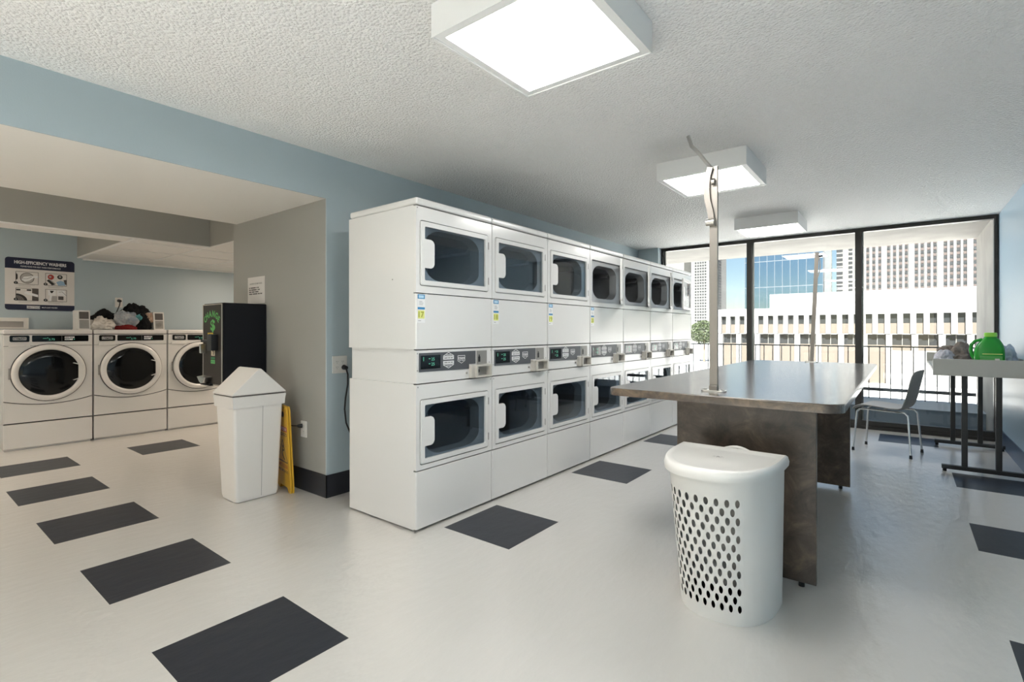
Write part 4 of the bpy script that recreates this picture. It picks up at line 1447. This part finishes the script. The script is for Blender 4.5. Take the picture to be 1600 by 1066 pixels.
# back panel and bottom
NB = 10
x0b, y0b = dsec(0, 0)
for z0, z1 in ((0.0, HZ),):
    l0, l1 = dsec(z0 / HZ, 0), dsec(z1 / HZ, 0)
    r0, r1 = dsec(z0 / HZ, 1), dsec(z1 / HZ, 1)
    b.add([(l0[0], l0[1], z0), (r0[0], r0[1], z0), (r1[0], r1[1], z1), (l1[0], l1[1], z1)], [(0, 1, 2, 3)])
bot = [hp(i / 48, 0.0) for i in range(49)]
b.add(bot, [tuple(range(49))])
body = b.obj('basket_body', HAMPER, hm, smooth=45, merge=0.0004)
# lid: rim, inset dished top
b = B()
def lidloop(g_, z):
    pts = []
    for i in range(61):
        x, y = dsec(1.0, i / 60)
        pts.append((x, y))
    cx, cy = 0.0, -0.02
    return [(cx + (x - cx) * g_, cy + (y - cy) * g_, z) for x, y in pts]
b.loft([lidloop(1.03, 0.592), lidloop(1.075, 0.594), lidloop(1.085, 0.612), lidloop(1.06, 0.632), lidloop(1.02, 0.638), lidloop(0.93, 0.634), lidloop(0.88, 0.629), lidloop(0.5, 0.634), lidloop(0.12, 0.637)], cap0=True, cap1=True)
ld = b.obj('hamper_lid', HAMPER, hm, smooth=45)
b = B()
b.disc(-0.015, -0.095, 0.008, FZ, 0.6405, 0, 14)
for i in range(7):
    a = 2 * PI * i / 7
    b.line([(-0.015 + 0.012 * math.cos(a), -0.095 + 0.010 * math.sin(a)), (-0.015 + 0.024 * math.cos(a), -0.095 + 0.016 * math.sin(a))], 0.003, FZ, 0.6403)
b.obj('lid_emblem', PICGREY, ld, fix=False)
b = B()
b.tube([(-0.055 + 0.12 * i / 8, 0.124 + 0.012 * math.sin(PI * i / 8), 0.628 + 0.014 * math.sin(PI * i / 8)) for i in range(9)], 0.007, 8)
b.obj('lid_handle', HAMPER, ld)

# ------------------------------------------------------------------ chair by the window
ch = thing('shell_chair', 'grey plastic shell chair on metal tube legs facing the table by the window', 'chair', (-0.125, 6.135, 0), R(180 - 13))
prof = [(0.235, 0.405), (0.232, 0.425), (0.215, 0.440), (0.17, 0.448), (0.08, 0.443), (-0.04, 0.430), (-0.12, 0.427), (-0.165, 0.440), (-0.195, 0.475), (-0.215, 0.53), (-0.230, 0.60), (-0.245, 0.68), (-0.262, 0.76), (-0.275, 0.815)]
b = B()
NW = 14
vs_, fs_ = [], []
for i, (x, z) in enumerate(prof):
    tb_ = i / (len(prof) - 1)
    hw = 0.205 if i < 8 else 0.205 - 0.02 * (i - 7) / 6
    if i == len(prof) - 1:
        hw -= 0.025
    if i in (0,):
        hw -= 0.02
    for j in range(NW + 1):
        s_ = -1 + 2 * j / NW
        up = 0.016 * abs(s_) ** 3
        if i < 8:
            vs_.append((x, s_ * hw, z + (up if i > 2 else -0.25 * up)))
        else:
            vs_.append((x + 0.03 * abs(s_) ** 2.5, s_ * hw, z - (0.02 * abs(s_) ** 4 if i == len(prof) - 1 else 0)))
for i in range(len(prof) - 1):
    for j in range(NW):
        q = i * (NW + 1) + j
        fs_.append((q, q + 1, q + NW + 2, q + NW + 1))
b.add(vs_, fs_)
shell = b.obj('seat_shell', CHAIRSH, ch, smooth=70)
md = shell.modifiers.new('thick', 'SOLIDIFY')
md.thickness = 0.010
md.offset = 0
md = shell.modifiers.new('round', 'SUBSURF')
md.levels = md.render_levels = 1
def leg(x0, x1, y, yf):
    # tube from seat underside down to the floor
    return [(x0, y, 0.417), (x0 + (0.03 if x0 > 0 else -0.03), y, 0.410), (x0 + (0.052 if x0 > 0 else -0.052), y, 0.385), (x1, yf, 0.018)]
for sx in (1, -1):
    for sy in (1, -1):
        xf = 0.225 if sx > 0 else -0.225
        lg = B().tube(leg(0.15 * sx, xf * 1.02, 0.165 * sy, 0.195 * sy), 0.0095, 10).obj('leg', CHAIRLEG, ch)
        B().cyl((xf * 1.02, 0.195 * sy, 0.0), (xf * 1.02, 0.195 * sy, 0.032), 0.013, 10, r1=0.011).obj('leg_cap', BLACK, lg)
for sy in (1, -1):
    B().tube([(0.152, 0.165 * sy, 0.417), (-0.152, 0.165 * sy, 0.413)], 0.0095, 10).obj('side_rail', CHAIRLEG, ch)
B().tube([(0.0, -0.165, 0.413), (0.0, 0.165, 0.413)], 0.008, 10).obj('cross_rail', CHAIRLEG, ch)

# ------------------------------------------------------------------ tray table by the right wall
st = thing('tray_table', 'grey white tray topped work table on black steel legs against blue wall', 'table', (0.50, 6.2, 0))
b = B()
b.box(-0.305, 0.29, -0.70, 0.70, 0.845, 0.868, 0.004)
b.obj('tray_top', TRAYW, st)
b = B().box(-0.305, 0.29, -0.715, -0.695, 0.808, 0.946, 0.006)
b.obj('front_board', TRAYW, st)
B().box(-0.305, 0.29, 0.690, 0.715, 0.845, 0.955, 0.006).obj('rear_board', TRAYW, st)
B().box(0.272, 0.29, -0.695, 0.690, 0.868, 0.94, 0.004).obj('side_board', TRAYW, st)
for y in (-0.62, 0.62):
    fr = B().box(-0.245, 0.285, y - 0.022, y + 0.022, 0.022, 0.056, 0.004).obj('foot_bar', LEGBLK, st)
    for x in (-0.225, 0.265):
        B().cyl((x, y, 0), (x, y, 0.024), 0.014, 10).obj('glide', BLACK, fr)
    for x in (-0.10, 0.105):
        B().box(x - 0.019, x + 0.019, y - 0.019, y + 0.019, 0.05, 0.845, 0.004).obj('leg', LEGBLK, st)
B().box(-0.245, 0.285, -0.64, 0.64, 0.822, 0.845).obj('under_frame', LEGBLK, st)

# things on the tray table
ZTT = 0.868
def jug(name, label, loc, mm, capm, s_=1.0, rz=0.0, lab=None):
    t = thing(name, label, 'detergent jug', loc, rz)
    b = B()
    def lp(cx, w, d, z, r):
        return [(cx + u, v, z) for u, v in rrect(-w, w, -d, d, min(r, w * .95, d * .95), 5)]
    sec = [(0.0, .088, .052, 0.0, .03), (0.0, .093, .056, .008, .03), (0.0, .093, .056, .12, .03), (0.002, .090, .055, .165, .035), (0.006, .078, .051, .20, .035), (0.010, .056, .044, .235, .035), (0.010, .040, .038, .255, .030), (0.010, .034, .034, .262, .030)]
    b.loft([lp(c * s_, w * s_, d * s_, z * s_, r * s_) for c, w, d, z, r in sec])
    b.obj('bottle', mm, t, smooth=50)
    B().tube([(-.040 * s_, 0, .240 * s_), (-.085 * s_, 0, .225 * s_), (-.108 * s_, 0, .195 * s_), (-.112 * s_, 0, .150 * s_), (-.105 * s_, 0, .105 * s_), (-.085 * s_, 0, .075 * s_)], .012 * s_, 10).obj('grip', mm, t, smooth=60)
    b = B()
    b.lathe([(.040 * s_, .262 * s_), (.041 * s_, .268 * s_), (.040 * s_, .290 * s_), (.036 * s_, .296 * s_)], lambda x, y, a: (.010 * s_ + x, y, a), 28)
    b.obj('cap', capm, t)
    return t
j = jug('detergent_jug', 'bright green detergent jug with lime cap standing on the tray table', (0.557, 5.68, ZTT), JUGGREEN, JUGCAP)
b = B()
b.rect(-0.045, 0.075, 0.118, 0.124, FY, 0.0568, 0)
b.rect(0.030, 0.058, 0.050, 0.085, FY, 0.0568, 1)
b.rect(-0.060, 0.075, 0.02, 0.105, FY, 0.0565, 2)
b.obj('bottle_label', [YELLOWINK, SIGNWHITE, GREENINK], j, fix=False)
jug('detergent_jug', 'slate blue detergent jug with handle standing behind the green jug', (0.575, 5.90, ZTT), JUGBLUE, mat('cap_navy', (0.05, 0.06, 0.10), 0.35), 0.98)
cloth('taupe_garment', 'taupe brown crumpled garment lying on the tray table', (0.415, 6.22, ZTT + 0.02), (0.10, 0.12, 0.125), FB_TAUPE, 21, group='laundry on the tray table', fold=0.38)
cloth('taupe_sleeve', 'thin taupe sleeve sticking out of the laundry on the tray table', (0.33, 6.24, ZTT + 0.11), (0.075, 0.05, 0.045), FB_TAUPE, 24, group='laundry on the tray table')
cloth('lilac_garment', 'pale lilac white garment under the taupe one on the tray table', (0.305, 6.16, ZTT), (0.075, 0.12, 0.10), FB_LILAC, 22, group='laundry on the tray table')
cloth('pale_blue_garment', 'pale blue and white laundry heap by the wall beside green jug', (0.680, 5.93, ZTT), (0.075, 0.15, 0.135), FB_PALE, 23, group='laundry on the tray table')
